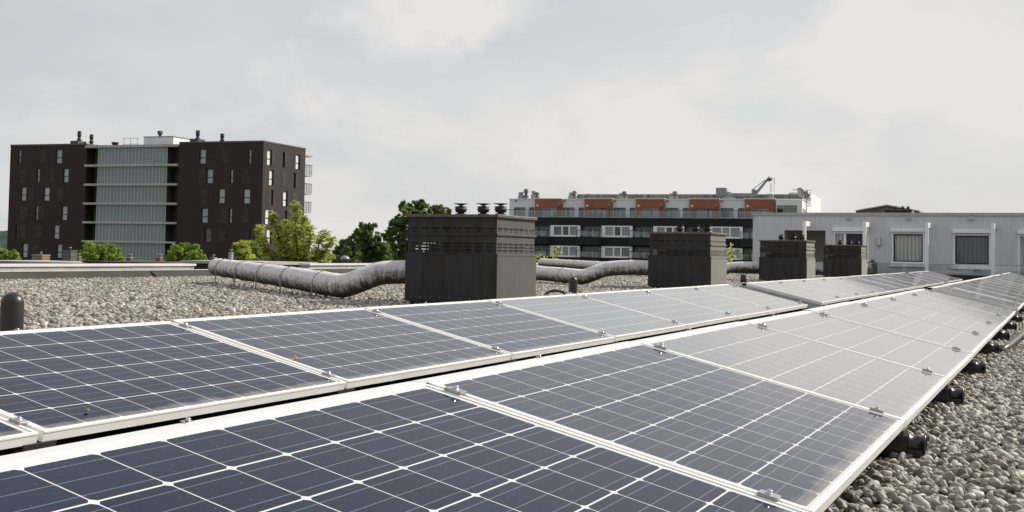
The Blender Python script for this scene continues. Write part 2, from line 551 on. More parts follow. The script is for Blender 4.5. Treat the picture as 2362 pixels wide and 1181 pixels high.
def cladding_mat():
    m = bpy.data.materials.new('cladding')
    m.use_nodes = True
    t = NT(m.node_tree)
    out = t.n('ShaderNodeOutputMaterial')
    b = t.n('ShaderNodeBsdfPrincipled')
    t.link(b.outputs[0], out.inputs[0])
    tc = t.n('ShaderNodeTexCoord')
    oi = t.n('ShaderNodeObjectInfo')
    off = t.n('ShaderNodeVectorMath', operation='ADD')
    cw = t.n('ShaderNodeCombineXYZ')
    t.link(t.math('MULTIPLY', oi.outputs['Random'], 23.0), cw.inputs[0])
    t.link(tc.outputs['Object'], off.inputs[0])
    t.link(cw.outputs[0], off.inputs[1])
    v = off.outputs[0]
    streak = t.noise(t.mapping(v, (7.0, 7.0, 0.7)), 1.0, 5.0, 0.6)
    blot = t.noise(v, 2.3, 5.0, 0.6)
    c = t.mix(t.ramp(streak, [(0.44, 0.0), (0.66, 1.0)]), (0.036, 0.036, 0.038), (0.021, 0.019, 0.016))
    c = t.mix(t.math('MULTIPLY', t.ramp(blot, [(0.5, 0.0), (0.72, 1.0)]), 0.35), c, (0.050, 0.047, 0.042))
    t.link(c, b.inputs['Base Color'])
    b.inputs['Roughness'].default_value = 0.62
    b.inputs['Specular IOR Level'].default_value = 0.25
    # sheen turned up to put sunlit brightness into sides seen along the surface
    b.inputs['Sheen Weight'].default_value = 1.0
    b.inputs['Sheen Roughness'].default_value = 0.35
    b.inputs['Sheen Tint'].default_value = (0.95, 0.94, 0.88, 1.0)
    MATS['cladding'] = m


cladding_mat()


def duct_mat():
    """pale wrapped duct with algae streaks, heavier on the underside where water hangs"""
    m = bpy.data.materials.new('duct_wrap')
    m.use_nodes = True
    t = NT(m.node_tree)
    out = t.n('ShaderNodeOutputMaterial')
    b = t.n('ShaderNodeBsdfPrincipled')
    t.link(b.outputs[0], out.inputs[0])
    uv = t.n('ShaderNodeUVMap')
    uv.uv_map = 'wrap'
    s = t.n('ShaderNodeSeparateXYZ')
    t.link(uv.outputs[0], s.inputs[0])
    # uv.x = metres along, uv.y = 0 top .. 1 bottom
    v = t.mapping(uv.outputs[0], (8.0, 4.5, 1.0), rot=(0, 0, 0.25))
    n1 = t.noise(v, 1.0, 7.0, 0.68)
    n2 = t.noise(t.mapping(uv.outputs[0], (55.0, 0.9, 1.0), rot=(0, 0, 0.03)), 1.0, 4.0, 0.6)
    n3 = t.noise(t.mapping(uv.outputs[0], (2.3, 1.0, 1.0)), 1.0, 4.0, 0.6)
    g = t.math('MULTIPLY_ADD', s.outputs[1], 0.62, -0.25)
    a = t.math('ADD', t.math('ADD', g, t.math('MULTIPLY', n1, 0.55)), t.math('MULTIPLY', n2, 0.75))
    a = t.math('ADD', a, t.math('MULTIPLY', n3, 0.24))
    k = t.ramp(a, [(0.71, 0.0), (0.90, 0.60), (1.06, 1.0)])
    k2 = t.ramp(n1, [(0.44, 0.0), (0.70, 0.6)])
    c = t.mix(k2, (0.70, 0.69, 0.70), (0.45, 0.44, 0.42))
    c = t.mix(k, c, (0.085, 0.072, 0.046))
    t.link(c, b.inputs['Base Color'])
    b.inputs['Roughness'].default_value = 0.8
    b.inputs['Specular IOR Level'].default_value = 0.12
    bp = t.n('ShaderNodeBump')
    bp.inputs['Strength'].default_value = 0.35
    bp.inputs['Distance'].default_value = 0.01
    t.link(n2, bp.inputs['Height'])
    t.link(bp.outputs[0], b.inputs['Normal'])
    MATS['duct_wrap'] = m


duct_mat()


def streaked_wall_mat():
    m = bpy.data.materials.new('streaked_wall')
    m.use_nodes = True
    t = NT(m.node_tree)
    out = t.n('ShaderNodeOutputMaterial')
    b = t.n('ShaderNodeBsdfPrincipled')
    t.link(b.outputs[0], out.inputs[0])
    tc = t.n('ShaderNodeTexCoord')
    v = tc.outputs['Object']
    n1 = t.noise(t.mapping(v, (3.2, 1, 0.35)), 2.0, 6.0, 0.65)
    n2 = t.noise(t.mapping(v, (13.0, 1, 0.6)), 1.0, 5.0, 0.7)
    n3 = t.noise(v, 0.6, 4.0)
    c = t.mix(t.ramp(n1, [(0.40, 0.0), (0.70, 0.8)]), (0.63, 0.635, 0.65), (0.55, 0.55, 0.555))
    c = t.mix(t.math('MULTIPLY', t.ramp(n2, [(0.54, 0.0), (0.74, 1.0)]), t.ramp(n3, [(0.4, 0.15), (0.65, 0.8)])), c, (0.30, 0.295, 0.28))
    t.link(c, b.inputs['Base Color'])
    b.inputs['Roughness'].default_value = 0.85
    b.inputs['Specular IOR Level'].default_value = 0.2
    MATS['streaked_wall'] = m


streaked_wall_mat()


def pebble_mat():
    m = bpy.data.materials.new('pebble')
    m.use_nodes = True
    t = NT(m.node_tree)
    out = t.n('ShaderNodeOutputMaterial')
    b = t.n('ShaderNodeBsdfPrincipled')
    t.link(b.outputs[0], out.inputs[0])
    oi = t.n('ShaderNodeObjectInfo')
    tc = t.n('ShaderNodeTexCoord')
    c = t.ramp(oi.outputs['Random'], [(0.0, (0.12, 0.10, 0.08)), (0.18, (0.25, 0.225, 0.19)), (0.36, (0.44, 0.415, 0.37)),
                                      (0.55, (0.33, 0.285, 0.225)), (0.70, (0.55, 0.53, 0.495)), (0.86, (0.19, 0.175, 0.155)),
                                      (0.97, (0.64, 0.61, 0.55)), (1.0, (0.68, 0.65, 0.59))])
    n = t.noise(tc.outputs['Object'], 1.6, 4.0, 0.6)
    c = t.mix(t.ramp(n, [(0.42, 0.0), (0.7, 0.6)]), c, (0.12, 0.105, 0.08))
    dirt = t.noise(oi.outputs['Location'], 0.9, 4.0, 0.6)
    c = t.mix(t.ramp(dirt, [(0.45, 0.0), (0.72, 0.5)]), c, (0.15, 0.13, 0.095))
    t.link(c, b.inputs['Base Color'])
    b.inputs['Roughness'].default_value = 0.62
    b.inputs['Specular IOR Level'].default_value = 0.4
    MATS['pebble'] = m


pebble_mat()


# ---------------------------------------------------------------- mesh helpers
class MB:
    def __init__(self):
        self.v, self.f, self.m, self.sm, self.uv = [], [], [], [], {}

    def add(self, vs, fs, mi=0, smooth=False):
        o = len(self.v)
        self.v += [tuple(p) for p in vs]
        for f in fs:
            self.f.append(tuple(i + o for i in f))
            self.m.append(mi)
            self.sm.append(smooth)
        return o

    def box(self, x0, x1, y0, y1, z0, z1, mi=0):
        v = [(x, y, z) for z in (z0, z1) for y in (y0, y1) for x in (x0, x1)]
        self.add(v, [(0, 2, 3, 1), (4, 5, 7, 6), (0, 1, 5, 4), (2, 6, 7, 3), (0, 4, 6, 2), (1, 3, 7, 5)], mi)
        return self

    def bevel_box(self, x0, x1, y0, y1, z0, z1, b, mi=0):
        """box with chamfered upright and top edges"""
        def ring(d, z):
            X0, X1, Y0, Y1 = x0 + d, x1 - d, y0 + d, y1 - d
            c = b
            return [(X0 + c, Y0, z), (X1 - c, Y0, z), (X1, Y0 + c, z), (X1, Y1 - c, z),
                    (X1 - c, Y1, z), (X0 + c, Y1, z), (X0, Y1 - c, z), (X0, Y0 + c, z)]
        rs = [ring(0, z0), ring(0, z1 - b), ring(b * 0.7, z1)]
        v = [p for r in rs for p in r]
        fs = []
        for k in range(2):
            for i in range(8):
                j = (i + 1) % 8
                fs.append((k * 8 + i, k * 8 + j, k * 8 + 8 + j, k * 8 + 8 + i))
        fs.append(tuple(range(7, -1, -1)))
        fs.append(tuple(range(16, 24)))
        self.add(v, fs, mi)
        return self

    def quad(self, a, b, c, d, mi=0):
        self.add([a, b, c, d], [(0, 1, 2, 3)], mi)
        return self

    def prism(self, poly, ext, mi=0):
        """poly: list of 3D points (planar); ext: extrusion vector"""
        n = len(poly)
        e = Vector(ext)
        v = [Vector(p) for p in poly] + [Vector(p) + e for p in poly]
        fs = [tuple(range(n - 1, -1, -1)), tuple(range(n, 2 * n))]
        fs += [(i, (i + 1) % n, n + (i + 1) % n, n + i) for i in range(n)]
        self.add(v, fs, mi)
        return self

    def lathe(self, prof, seg=24, center=(0, 0, 0), mi=0, smooth=True, axis='z'):
        cx, cy, cz = center
        v, fs = [], []
        for r, h in prof:
            for i in range(seg):
                a = 2 * math.pi * i / seg
                if axis == 'z':
                    v.append((cx + r * math.cos(a), cy + r * math.sin(a), cz + h))
                else:
                    v.append((cx + h, cy + r * math.cos(a), cz + r * math.sin(a)))
        for k in range(len(prof) - 1):
            for i in range(seg):
                j = (i + 1) % seg
                fs.append((k * seg + i, k * seg + j, (k + 1) * seg + j, (k + 1) * seg + i))
        self.add(v, fs, mi, smooth)
        n = len(prof) - 1
        o = len(self.v) - len(v)
        for k in (0, n):
            if prof[k][0] > 1e-4:
                self.f.append(tuple(o + k * seg + i for i in range(seg)))
                self.m.append(mi)
                self.sm.append(False)
        return self

    def tube(self, pts, r, seg=8, mi=0, radii=None, cap=True):
        pts = [Vector(p) for p in pts]
        n = len(pts)
        v, fs = [], []
        ref = Vector((0, 0, 1))
        for k in range(n):
            t = (pts[min(k + 1, n - 1)] - pts[max(k - 1, 0)]).normalized()
            rf = ref if abs(t.z) < 0.95 else Vector((1, 0, 0))
            a = t.cross(rf).normalized()
            b2 = a.cross(t).normalized()
            rr = radii[k] if radii else r
            for i in range(seg):
                th = 2 * math.pi * i / seg
                v.append(pts[k] + a * (rr * math.sin(th)) + b2 * (rr * math.cos(th)))
        for k in range(n - 1):
            for i in range(seg):
                j = (i + 1) % seg
                fs.append((k * seg + i, k * seg + j, (k + 1) * seg + j, (k + 1) * seg + i))
        self.add(v, fs, mi, True)
        if cap:
            o = len(self.v) - len(v)
            for base in (0, (n - 1) * seg):
                self.f.append(tuple(o + base + i for i in range(seg)))
                self.m.append(mi)
                self.sm.append(False)
        return self

    def wall(self, fx, x0, x1, z0, z1, holes, depth, mi=0, thick=None):
        """front sheet with rectangular openings; fx(a, d, z) -> point, d = distance behind the face"""
        xs = sorted({x0, x1, *[max(x0, min(x1, h[i])) for h in holes for i in (0, 1)]})
        zs = sorted({z0, z1, *[max(z0, min(z1, h[i])) for h in holes for i in (2, 3)]})
        for i in range(len(xs) - 1):
            for j in range(len(zs) - 1):
                a, b, c, d = xs[i], xs[i + 1], zs[j], zs[j + 1]
                if b - a < 1e-6 or d - c < 1e-6:
                    continue
                mx, mz = (a + b) / 2, (c + d) / 2
                if any(h[0] < mx < h[1] and h[2] < mz < h[3] for h in holes):
                    continue
                self.quad(fx(a, 0, c), fx(b, 0, c), fx(b, 0, d), fx(a, 0, d), mi)
        for h in holes:
            a, b, c, d = h[:4]
            for p, q in (((a, c), (a, d)), ((b, d), (b, c)), ((b, c), (a, c)), ((a, d), (b, d))):
                self.quad(fx(p[0], 0, p[1]), fx(q[0], 0, q[1]), fx(q[0], depth, q[1]), fx(p[0], depth, p[1]), mi)
        return self

    def build(self, name, mats, parent=None, fixn=True):
        me = bpy.data.meshes.new(name)
        me.from_pydata(self.v, [], self.f)
        if not isinstance(mats, (list, tuple)):
            mats = [mats]
        for mm in mats:
            me.materials.append(MATS[mm] if isinstance(mm, str) else mm)
        me.polygons.foreach_set('material_index', self.m)
        me.polygons.foreach_set('use_smooth', self.sm)
        me.update()
        if fixn and len(self.f) < 60000:
            import bmesh
            bm = bmesh.new()
            bm.from_mesh(me)
            bmesh.ops.recalc_face_normals(bm, faces=bm.faces)
            bm.to_mesh(me)
            bm.free()
        o = bpy.data.objects.new(name, me)
        col.objects.link(o)
        if parent:
            o.parent = parent
        return o


def tag(o, label=None, cat=None, group=None, kind=None):
    if label:
        o['label'] = label
    if cat:
        o['category'] = cat
    if group:
        o['group'] = group
    if kind:
        o['kind'] = kind
    return o


def thing(name, label, cat, loc=(0, 0, 0), rz=0.0, group=None):
    o = bpy.data.objects.new(name, None)
    col.objects.link(o)
    o.empty_display_size = 0.1
    o.location = loc
    o.rotation_euler = (0, 0, rz)
    return tag(o, label, cat, group)


def copy_tree(o, parent=None):
    c = o.copy()
    col.objects.link(c)
    if parent:
        c.parent = parent
    for ch in list(o.children):
        copy_tree(ch, c)
    return c


G = -0.13          # gravel level

# ================================================================ SETTING
def structure(name, mb, m):
    return tag(mb.build(name, m), kind='structure')


structure('ground', MB().box(-3000, 3000, -600, 5000, -16.0, -15.0), 'lowland')
ROOF_Y1 = 44.6
structure('roof_deck', MB().box(-17.6, 9.0, -8.0, ROOF_Y1, -1.0, G - 0.035), 'deck')
# the storeys under the roof
apb = MB().box(-17.9, 9.2, -8.2, ROOF_Y1 + 0.4, -15.0, -1.0).build('storey_block', 'grey_block')
tag(apb, 'dark block of storeys underneath the gravel roof', 'building')

hm = MB()
for (cx_, y_, sx_, hz, hgt) in ((-1700, 1350, 560, 50, -4), (-760, 2100, 420, 30, -2), (-100, 2500, 700, 28, -6), (900, 2600, 800, 28, -10)):
    n = 46
    top = []
    for i in range(n + 1):
        a = i / n
        x = cx_ - sx_ + 2 * sx_ * a
        z = hgt + (hz - 20) * math.sin(math.pi * a) ** 0.8 + 2.2 * math.sin(a * 31) + 1.6 * math.sin(a * 71 + 1)
        top.append((x, z))
    for i in range(n):
        (xa, za), (xb, zb) = top[i], top[i + 1]
        hm.quad((xa, y_, -15), (xb, y_, -15), (xb, y_ + 70, zb), (xa, y_ + 70, za))
        hm.quad((xa, y_ + 70, za), (xb, y_ + 70, zb), (xb, y_ + 400, -15), (xa, y_ + 400, -15))
structure('hills', hm, 'hill_green')


# gravel: pebbles on the deck, one object
def gravel():
    ng = np.random.default_rng(3)
    pts = []

    def patch(x0, x1, y0, y1, sp, r0, r1, keep=None):
        nx, ny = int((x1 - x0) / sp), int((y1 - y0) / sp)
        gx, gy = np.meshgrid(np.arange(nx), np.arange(ny))
        x = x0 + (gx + 0.5 + ng.uniform(-.48, .48, gx.shape)) * sp
        y = y0 + (gy + 0.5 + ng.uniform(-.48, .48, gx.shape)) * sp
        x, y = x.ravel(), y.ravel()
        if keep is not None:
            k = keep(x, y)
            x, y = x[k], y[k]
        n = len(x)
        r = r0 + (r1 - r0) * ng.beta(1.6, 2.6, n)
        z = G - 0.040 + 0.052 * ng.beta(1.2, 1.2, n) + 0.004 * np.sin(x * 3.1) * np.sin(y * 2.3)
        pts.append(np.stack([x, y, z, r], 1))

    boxes = [(-7.26, -5.83, 12.18 + 9.79 * k, 13.5 + 9.79 * k) for k in range(4)]

    def left_keep(x, y):
        # only the wedge the roof shows between the panels and the parapet
        k = np.ones(len(x), bool)
        for a, b, c, d in boxes:
            k &= ~((x > a) & (x < b) & (y > c) & (y < d))
        dx, dy = x - CAM.x, y - CAM.y
        dep = dx * math.sin(YAW) + dy * math.cos(YAW)
        lat = dx * math.cos(YAW) - dy * math.sin(YAW)
        return k & (dep > 3) & (lat > -0.52 * dep - 0.6) & (lat < 0.5 * dep + 0.5)

    patch(-0.15, 1.6, 0.8, 7.0, 0.0200, 0.009, 0.027)
    patch(-0.15, 2.6, 7.0, 15.0, 0.0225, 0.011, 0.028)
    patch(-0.2, 5.0, 15.0, 38.0, 0.05, 0.022, 0.042, left_keep)
    patch(-17.55, -3.25, 2.0, 24.0, 0.043, 0.020, 0.048, left_keep)
    patch(-17.55, -3.25, 24.0, 44.3, 0.060, 0.028, 0.054, left_keep)
    patch(-2.35, -1.25, 0.0, 14.0, 0.06, 0.02, 0.034)
    P = np.concatenate(pts)
    n = len(P)
    me = bpy.data.meshes.new('gravel')
    me.vertices.add(n)
    me.vertices.foreach_set('co', P[:, :3].astype(np.float32).ravel())
    sc = np.stack([P[:, 3] * ng.uniform(0.85, 1.25, n), P[:, 3] * ng.uniform(0.6, 0.95, n), P[:, 3] * ng.uniform(0.45, 0.85, n)], 1)
    ro = np.stack([ng.normal(0, .5, n), ng.normal(0, .5, n), ng.uniform(0, 6.28, n)], 1)
    for nm, arr in (('pscale', sc), ('prot', ro)):
        at = me.attributes.new(nm, 'FLOAT_VECTOR', 'POINT')
        at.data.foreach_set('vector', arr.astype(np.float32).ravel())
    o = bpy.data.objects.new('gravel', me)
    col.objects.link(o)
    tag(o, 'rounded grey and tan gravel spread over the flat roof', 'gravel', kind='stuff')
    ngp = bpy.data.node_groups.new('pebbles', 'GeometryNodeTree')
    ngp.interface.new_socket('Geometry', in_out='INPUT', socket_type='NodeSocketGeometry')
    ngp.interface.new_socket('Geometry', in_out='OUTPUT', socket_type='NodeSocketGeometry')
    N, L = ngp.nodes, ngp.links
    gi, go = N.new('NodeGroupInput'), N.new('NodeGroupOutput')
    join = N.new('GeometryNodeJoinGeometry')
    for k in range(6):
        ico = N.new('GeometryNodeMeshIcoSphere')
        ico.inputs['Radius'].default_value = 1.0
        ico.inputs['Subdivisions'].default_value = 3
        pos = N.new('GeometryNodeInputPosition')
        nz = N.new('ShaderNodeTexNoise')
        nz.noise_dimensions = '4D'
        nz.inputs['W'].default_value = 3.7 * k
        nz.inputs['Scale'].default_value = 0.75
        nz.inputs['Detail'].default_value = 1.5
        L.new(pos.outputs[0], nz.inputs['Vector'])
        ma = N.new('ShaderNodeMath')
        ma.operation = 'MULTIPLY_ADD'
        L.new(nz.outputs[0], ma.inputs[0])
        ma.inputs[1].default_value = 1.5
        ma.inputs[2].default_value = 0.25
        vm = N.new('ShaderNodeVectorMath')
        vm.operation = 'SCALE'
        L.new(pos.outputs[0], vm.inputs[0])
        L.new(ma.outputs[0], vm.inputs['Scale'])
        sp = N.new('GeometryNodeSetPosition')
        L.new(ico.outputs[0], sp.inputs[0])
        L.new(vm.outputs[0], sp.inputs['Position'])
        ss = N.new('GeometryNodeSetShadeSmooth')
        L.new(sp.outputs[0], ss.inputs[0])
        sm = N.new('GeometryNodeSetMaterial')
        sm.inputs['Material'].default_value = MATS['pebble']
        L.new(ss.outputs[0], sm.inputs[0])
        g2 = N.new('GeometryNodeGeometryToInstance')
        L.new(sm.outputs[0], g2.inputs[0])
        L.new(g2.outputs[0], join.inputs[0])
    iop = N.new('GeometryNodeInstanceOnPoints')
    m2p = N.new('GeometryNodeMeshToPoints')
    L.new(gi.outputs[0], m2p.inputs[0])
    L.new(m2p.outputs[0], iop.inputs['Points'])
    L.new(join.outputs[0], iop.inputs['Instance'])
    iop.inputs['Pick Instance'].default_value = True
    for nm, sk in (('prot', 'Rotation'), ('pscale', 'Scale')):
        na = N.new('GeometryNodeInputNamedAttribute')
        na.data_type = 'FLOAT_VECTOR'
        na.inputs['Name'].default_value = nm
        L.new(na.outputs[0], iop.inputs[sk])
    L.new(iop.outputs[0], go.inputs[0])
    md = o.modifiers.new('pebbles', 'NODES')
    md.node_group = ngp
    print('pebbles', n)


gravel()

# ---------------------------------------------------------------- roof edges
up = thing('roof_upstand', 'dark brown bitumen upstand edging the gravel roof at left and far end', 'roof edge')
mb = MB()
mb.prism([(-17.6, -8, G - .04), (-17.78, -8, 0.03), (-18.05, -8, 0.03), (-18.05, -8, G - .04)], (0, ROOF_Y1 + 8.4, 0))
mb.box(-17.6, 9.0, ROOF_Y1, ROOF_Y1 + 0.3, G - .04, 0.03)
mb.build('membrane', 'bitumen', up)
tr = MB()
yy = -8.0
for i in range(26):
    ln = rnd.uniform(1.6, 2.4)
    tr.box(-17.80, -17.765, yy, min(yy + ln - .02, ROOF_Y1), 0.028 + rnd.uniform(0, .004), 0.042 + rnd.uniform(0, .006))
    yy += ln
    if yy > ROOF_Y1 - .1:
        break
tr.build('edge_strip', 'kerb_white', up)
fl = MB()
fl.prism([(-17.592, 19.30, G), (-17.755, 19.22, 0.02), (-17.755, 19.30, 0.02), (-17.592, 19.42, G)], (0.012, 0, 0))
fl.build('torn_seam', 'black_plastic', up)


def kerb(y0, y1, label, h0=0.043, h1=0.175):
    k = thing('roof_kerb', label, 'roof kerb', (-17.9, y0, h0), group='pale kerbs along the roof edge')
    b = MB()
    y = 0.0
    L_ = y1 - y0
    while y < L_ - 0.01:
        ln = min(rnd.uniform(1.7, 2.3), L_ - y)
        b.box(-0.30, rnd.uniform(-.004, .004), y + 0.004, y + ln - 0.004, 0, h1 - h0 - 0.05)
        y += ln
    b.build('panel', 'kerb_grey', k)
    MB().box(-0.36, 0.035, -0.03, L_ + 0.03, h1 - h0 - 0.05, h1 - h0).build('coping', 'kerb_white', k)
    return k


kerb(2.0, 20.85, 'long pale roof kerb left of the thick duct end, below the dark tower')
kerb(25.5, 30.6, 'short pale roof kerb between the yellow-green tree and the nearest black ventilation housing')
kerb(40.4, 42.2, 'tiny pale roof kerb beside the yellow sprig just right of the nearest housing')


# ================================================================ SOLAR PANELS
TILT = R(12.79)
ct, st = math.cos(TILT), math.sin(TILT)
PL, PWD, PIT = 1.65, 0.9945, 1.6716
PANEL_ROT = Matrix(((0, -ct, st), (1, 0, 0), (0, st, ct)))


def w2l(dx, dz):
    """world offset from the lower edge -> local (y, z)"""
    return -dx * ct + dz * st, dx * st + dz * ct


def panel_proto():
    t = thing('solar_panel', 'x', 'solar panel')
    fr = MB()
    H, w = 0.035, 0.012
    for (x0, x1, y0, y1) in ((0, PL, 0, w), (0, PL, PWD - w, PWD), (0, w, w, PWD - w), (PL - w, PL, w, PWD - w)):
        fr.box(x0, x1, y0, y1, -H, 0)
    # fine groove line on the lower face of the frame
    fr.box(0.002, PL - 0.002, -0.0015, 0.0, -0.0075, -0.0020)
    fr.build('frame', 'white_frame', t)
    gl = MB()
    gl.quad((w, w, -0.003), (PL - w, w, -0.003), (PL - w, PWD - w, -0.003), (w, PWD - w, -0.003))
    gl.build('cell_glass', 'solar_clean', t)
    MB().box(w, PL - w, w, PWD - w, -0.010, -0.006).build('back_sheet', 'dark_plastic', t)
    # mounting rail showing in the gap to the next panel
    MB().box(PL - 0.008, PL + 0.030, 0.004, PWD - 0.004, -0.062, -0.042).box(PL + 0.004, PL + 0.018, 0.03, PWD - 0.01, -0.042, -0.013).build('mounting_rail', 'aluminium', t)
    for y in (0.098, PWD - 0.085):
        c = MB()
        c.bevel_box(PL - 0.007, PL + 0.0286, y - 0.024, y + 0.024, 0.0010, 0.0085, 0.0015)
        k = c.build('clamp', 'clamp_metal', t)
        MB().lathe([(0.0095, 0.0085), (0.0095, 0.0100), (0.0065, 0.0100), (0.0065, 0.0165), (0.0045, 0.018), (0.0001, 0.018)], 14, (PL + 0.0108, y, 0)).build('bolt', 'bolt_steel', k)
    # wind deflector: bright flange behind the high edge, then a sheet down to the roof
    prof = [(-PWD * ct, PWD * st - 0.001), (-PWD * ct - 0.056, PWD * st - 0.003), (-PWD * ct - 0.066, PWD * st - 0.03), (-PWD * ct - 0.30, G + 0.01)]
    d = MB()
    for (a, b) in zip(prof[:-1], prof[1:]):
        a_, b_ = w2l(*a), w2l(*b)
        n = Vector((0, b_[1] - a_[1], -(b_[0] - a_[0]))).normalized() * -0.002
        d.prism([(0.004, a_[0], a_[1]), (PL + 0.0176, a_[0], a_[1]), (PL + 0.0176, b_[0], b_[1]), (0.004, b_[0], b_[1])], n)
    d.build('wind_deflector', 'deflector_metal', t)
    yc, zc = w2l(-PWD * ct - 0.050, PWD * st - 0.001)
    sc = MB()
    sc.box(0.802, 0.828, yc - 0.008, yc + 0.008, zc, zc + 0.003)
    sc.lathe([(0.005, zc + .003), (0.005, zc + .009), (0.0001, zc + .010)], 10, (0.815, yc, 0))
    sc.build('deflector_clip', 'bolt_steel', t)
    # black plastic shoe gripping the lower edge at the joint
    sh = MB()
    y0, z0 = w2l(0.006, -0.046)
    y1, z1 = w2l(0.012, -0.030)
    sh.box(PL - 0.055, PL + 0.07, -0.010, -0.0035, -0.074, -0.031)
    sh.box(PL - 0.055, PL + 0.07, -0.0035, 0.06, -0.056, -0.052)
    sh.box(PL - 0.03, PL + 0.045, 0.0, 0.07, -0.10, -0.056)
    sh.build('corner_shoe', 'dark_plastic', t)
    # round foot block sticking out from under the lower edge
    ft = MB()
    R3 = PANEL_ROT.transposed()
    tmp = MB()
    r_ = 0.032
    zc_ = G + 0.045
    tmp.lathe([(r_ * 0.8, -0.20), (r_, -0.20), (r_, 0.008), (r_ + .006, 0.010), (r_ + .006, 0.016), (r_, 0.018), (r_, 0.060),
               (r_ + .005, 0.062), (r_ + .005, 0.068), (r_ * 0.82, 0.068), (r_ * 0.78, 0.03), (0.0001, 0.03)], 22, (0, PL + 0.011, zc_), axis='x')
    tmp.box(-0.20, 0.060, PL - 0.028, PL + 0.05, G - 0.01, zc_ - 0.012)
    tmp.box(-0.12, 0.010, PL - 0.035, PL + 0.057, zc_ - 0.02, -0.052)
    for i in range(len(tmp.v)):
        tmp.v[i] = tuple(R3 @ Vector(tmp.v[i]))
    tmp.build('foot', 'black_plastic', t)
    return t


ORD = ['first', 'second', 'third', 'fourth', 'fifth', 'sixth', 'seventh', 'eighth', 'ninth', 'tenth']
proto = panel_proto()
base_glass = [c for c in proto.children if c.name.startswith('cell_glass')][0].data
GLASS = {'solar_clean': base_glass}
for nm in ('solar_mid', 'solar_hazy', 'solar_far'):
    g = base_glass.copy()
    g.materials.clear()
    g.materials.append(MATS[nm])
    GLASS[nm] = g
first = True
GAP = 0.90
starts = [(0.0, 8, 'near'), (8 * PIT + GAP, 10, 'mid'), (18 * PIT + 2 * GAP, 3, 'far')]
jit = random.Random(5)
for row, (x0, z0) in enumerate(((0.0, 0.0), (-2.2897, -0.0058))):
    rn = ('front row beside the gravel strip', 'back row before the ventilation housings')[row]
    for (y0, n, blk) in starts:
        for i in range(n):
            o = proto if first else copy_tree(proto)
            first = False
            y = y0 + i * PIT
            mt = PANEL_ROT.to_4x4()
            j1, j2 = jit.uniform(-.0022, .0022), jit.uniform(-.0022, .0022)
            mt = Matrix.Translation((x0, y, z0)) @ Matrix.Rotation(j1, 4, 'X') @ Matrix.Rotation(j2, 4, 'Y') @ mt
            o.matrix_world = mt
            if blk == 'near':
                lim = (1, 2)[row]
                gm = 'solar_clean' if i <= lim - 1 else ('solar_mid' if i <= (1, 3)[row] else 'solar_hazy')
                if i == 0:
                    w = 'nearest solar panel of the ' + rn
                elif i == 7:
                    w = 'last solar panel before the gap in the ' + rn
                else:
                    w = ORD[i] + ' solar panel from the camera in the ' + rn
            elif blk == 'mid':
                gm = 'solar_hazy' if (row == 1 and i < 4) else 'solar_far'
                w = ORD[i] + ' solar panel beyond the gap in the ' + rn
            else:
                gm = 'solar_far'
                w = ORD[i] + ' solar panel of the last short run in the ' + rn
            for c in o.children:
                if c.name.startswith('cell_glass'):
                    c.data = GLASS[gm]
            if blk != 'near' and i == 0:
                sp = MB()
                poly = [(0.0, -0.037), (0.0, G + .02), (-PWD * ct - 0.29, G + .02), (-PWD * ct - 0.068, PWD * st - 0.03), (-PWD * ct, PWD * st - 0.037)]
                pl = []
                for (dx, dz) in poly:
                    a, b = w2l(dx, dz)
                    pl.append((-0.004, a, b))
                sp.prism(pl, (-0.004, 0, 0))
                sp.build('side_plate', 'galvanised', o)
            tag(o, w, 'solar panel', 'solar panels of the ' + ('front row' if row == 0 else 'back row'))

# conduit lying on the gravel
cnd = MB().tube([(0.06, 8.55, G + .012), (0.10, 8.95, G + .028), (0.135, 10.0, G + .03), (0.17, 11.6, G + .03), (0.20, 13.3, G + .03), (0.10, 14.2, G + .03)], 0.024, 12)
tag(cnd.build('conduit_pipe', 'dome_rubber'), 'dark conduit pipe lying on the gravel along the panel edge', 'pipe')


# ================================================================ VENTILATION HOUSINGS
def cowl_profile():
    return [(0.0725, 0.0), (0.0725, 0.030), (0.060, 0.032), (0.045, 0.034), (0.045, 0.046), (0.062, 0.047), (0.072, 0.050), (0.074, 0.078), (0.092, 0.082),
            (0.092, 0.086), (0.077, 0.088), (0.077, 0.124), (0.060, 0.126), (0.040, 0.126), (0.040, 0.130), (0.010, 0.134), (0.055, 0.150), (0.098, 0.158), (0.098, 0.163), (0.03, 0.166), (0.0001, 0.166)]


HX0, HX1, HD = -0.658, 0.658, 1.20        # housing half width and depth


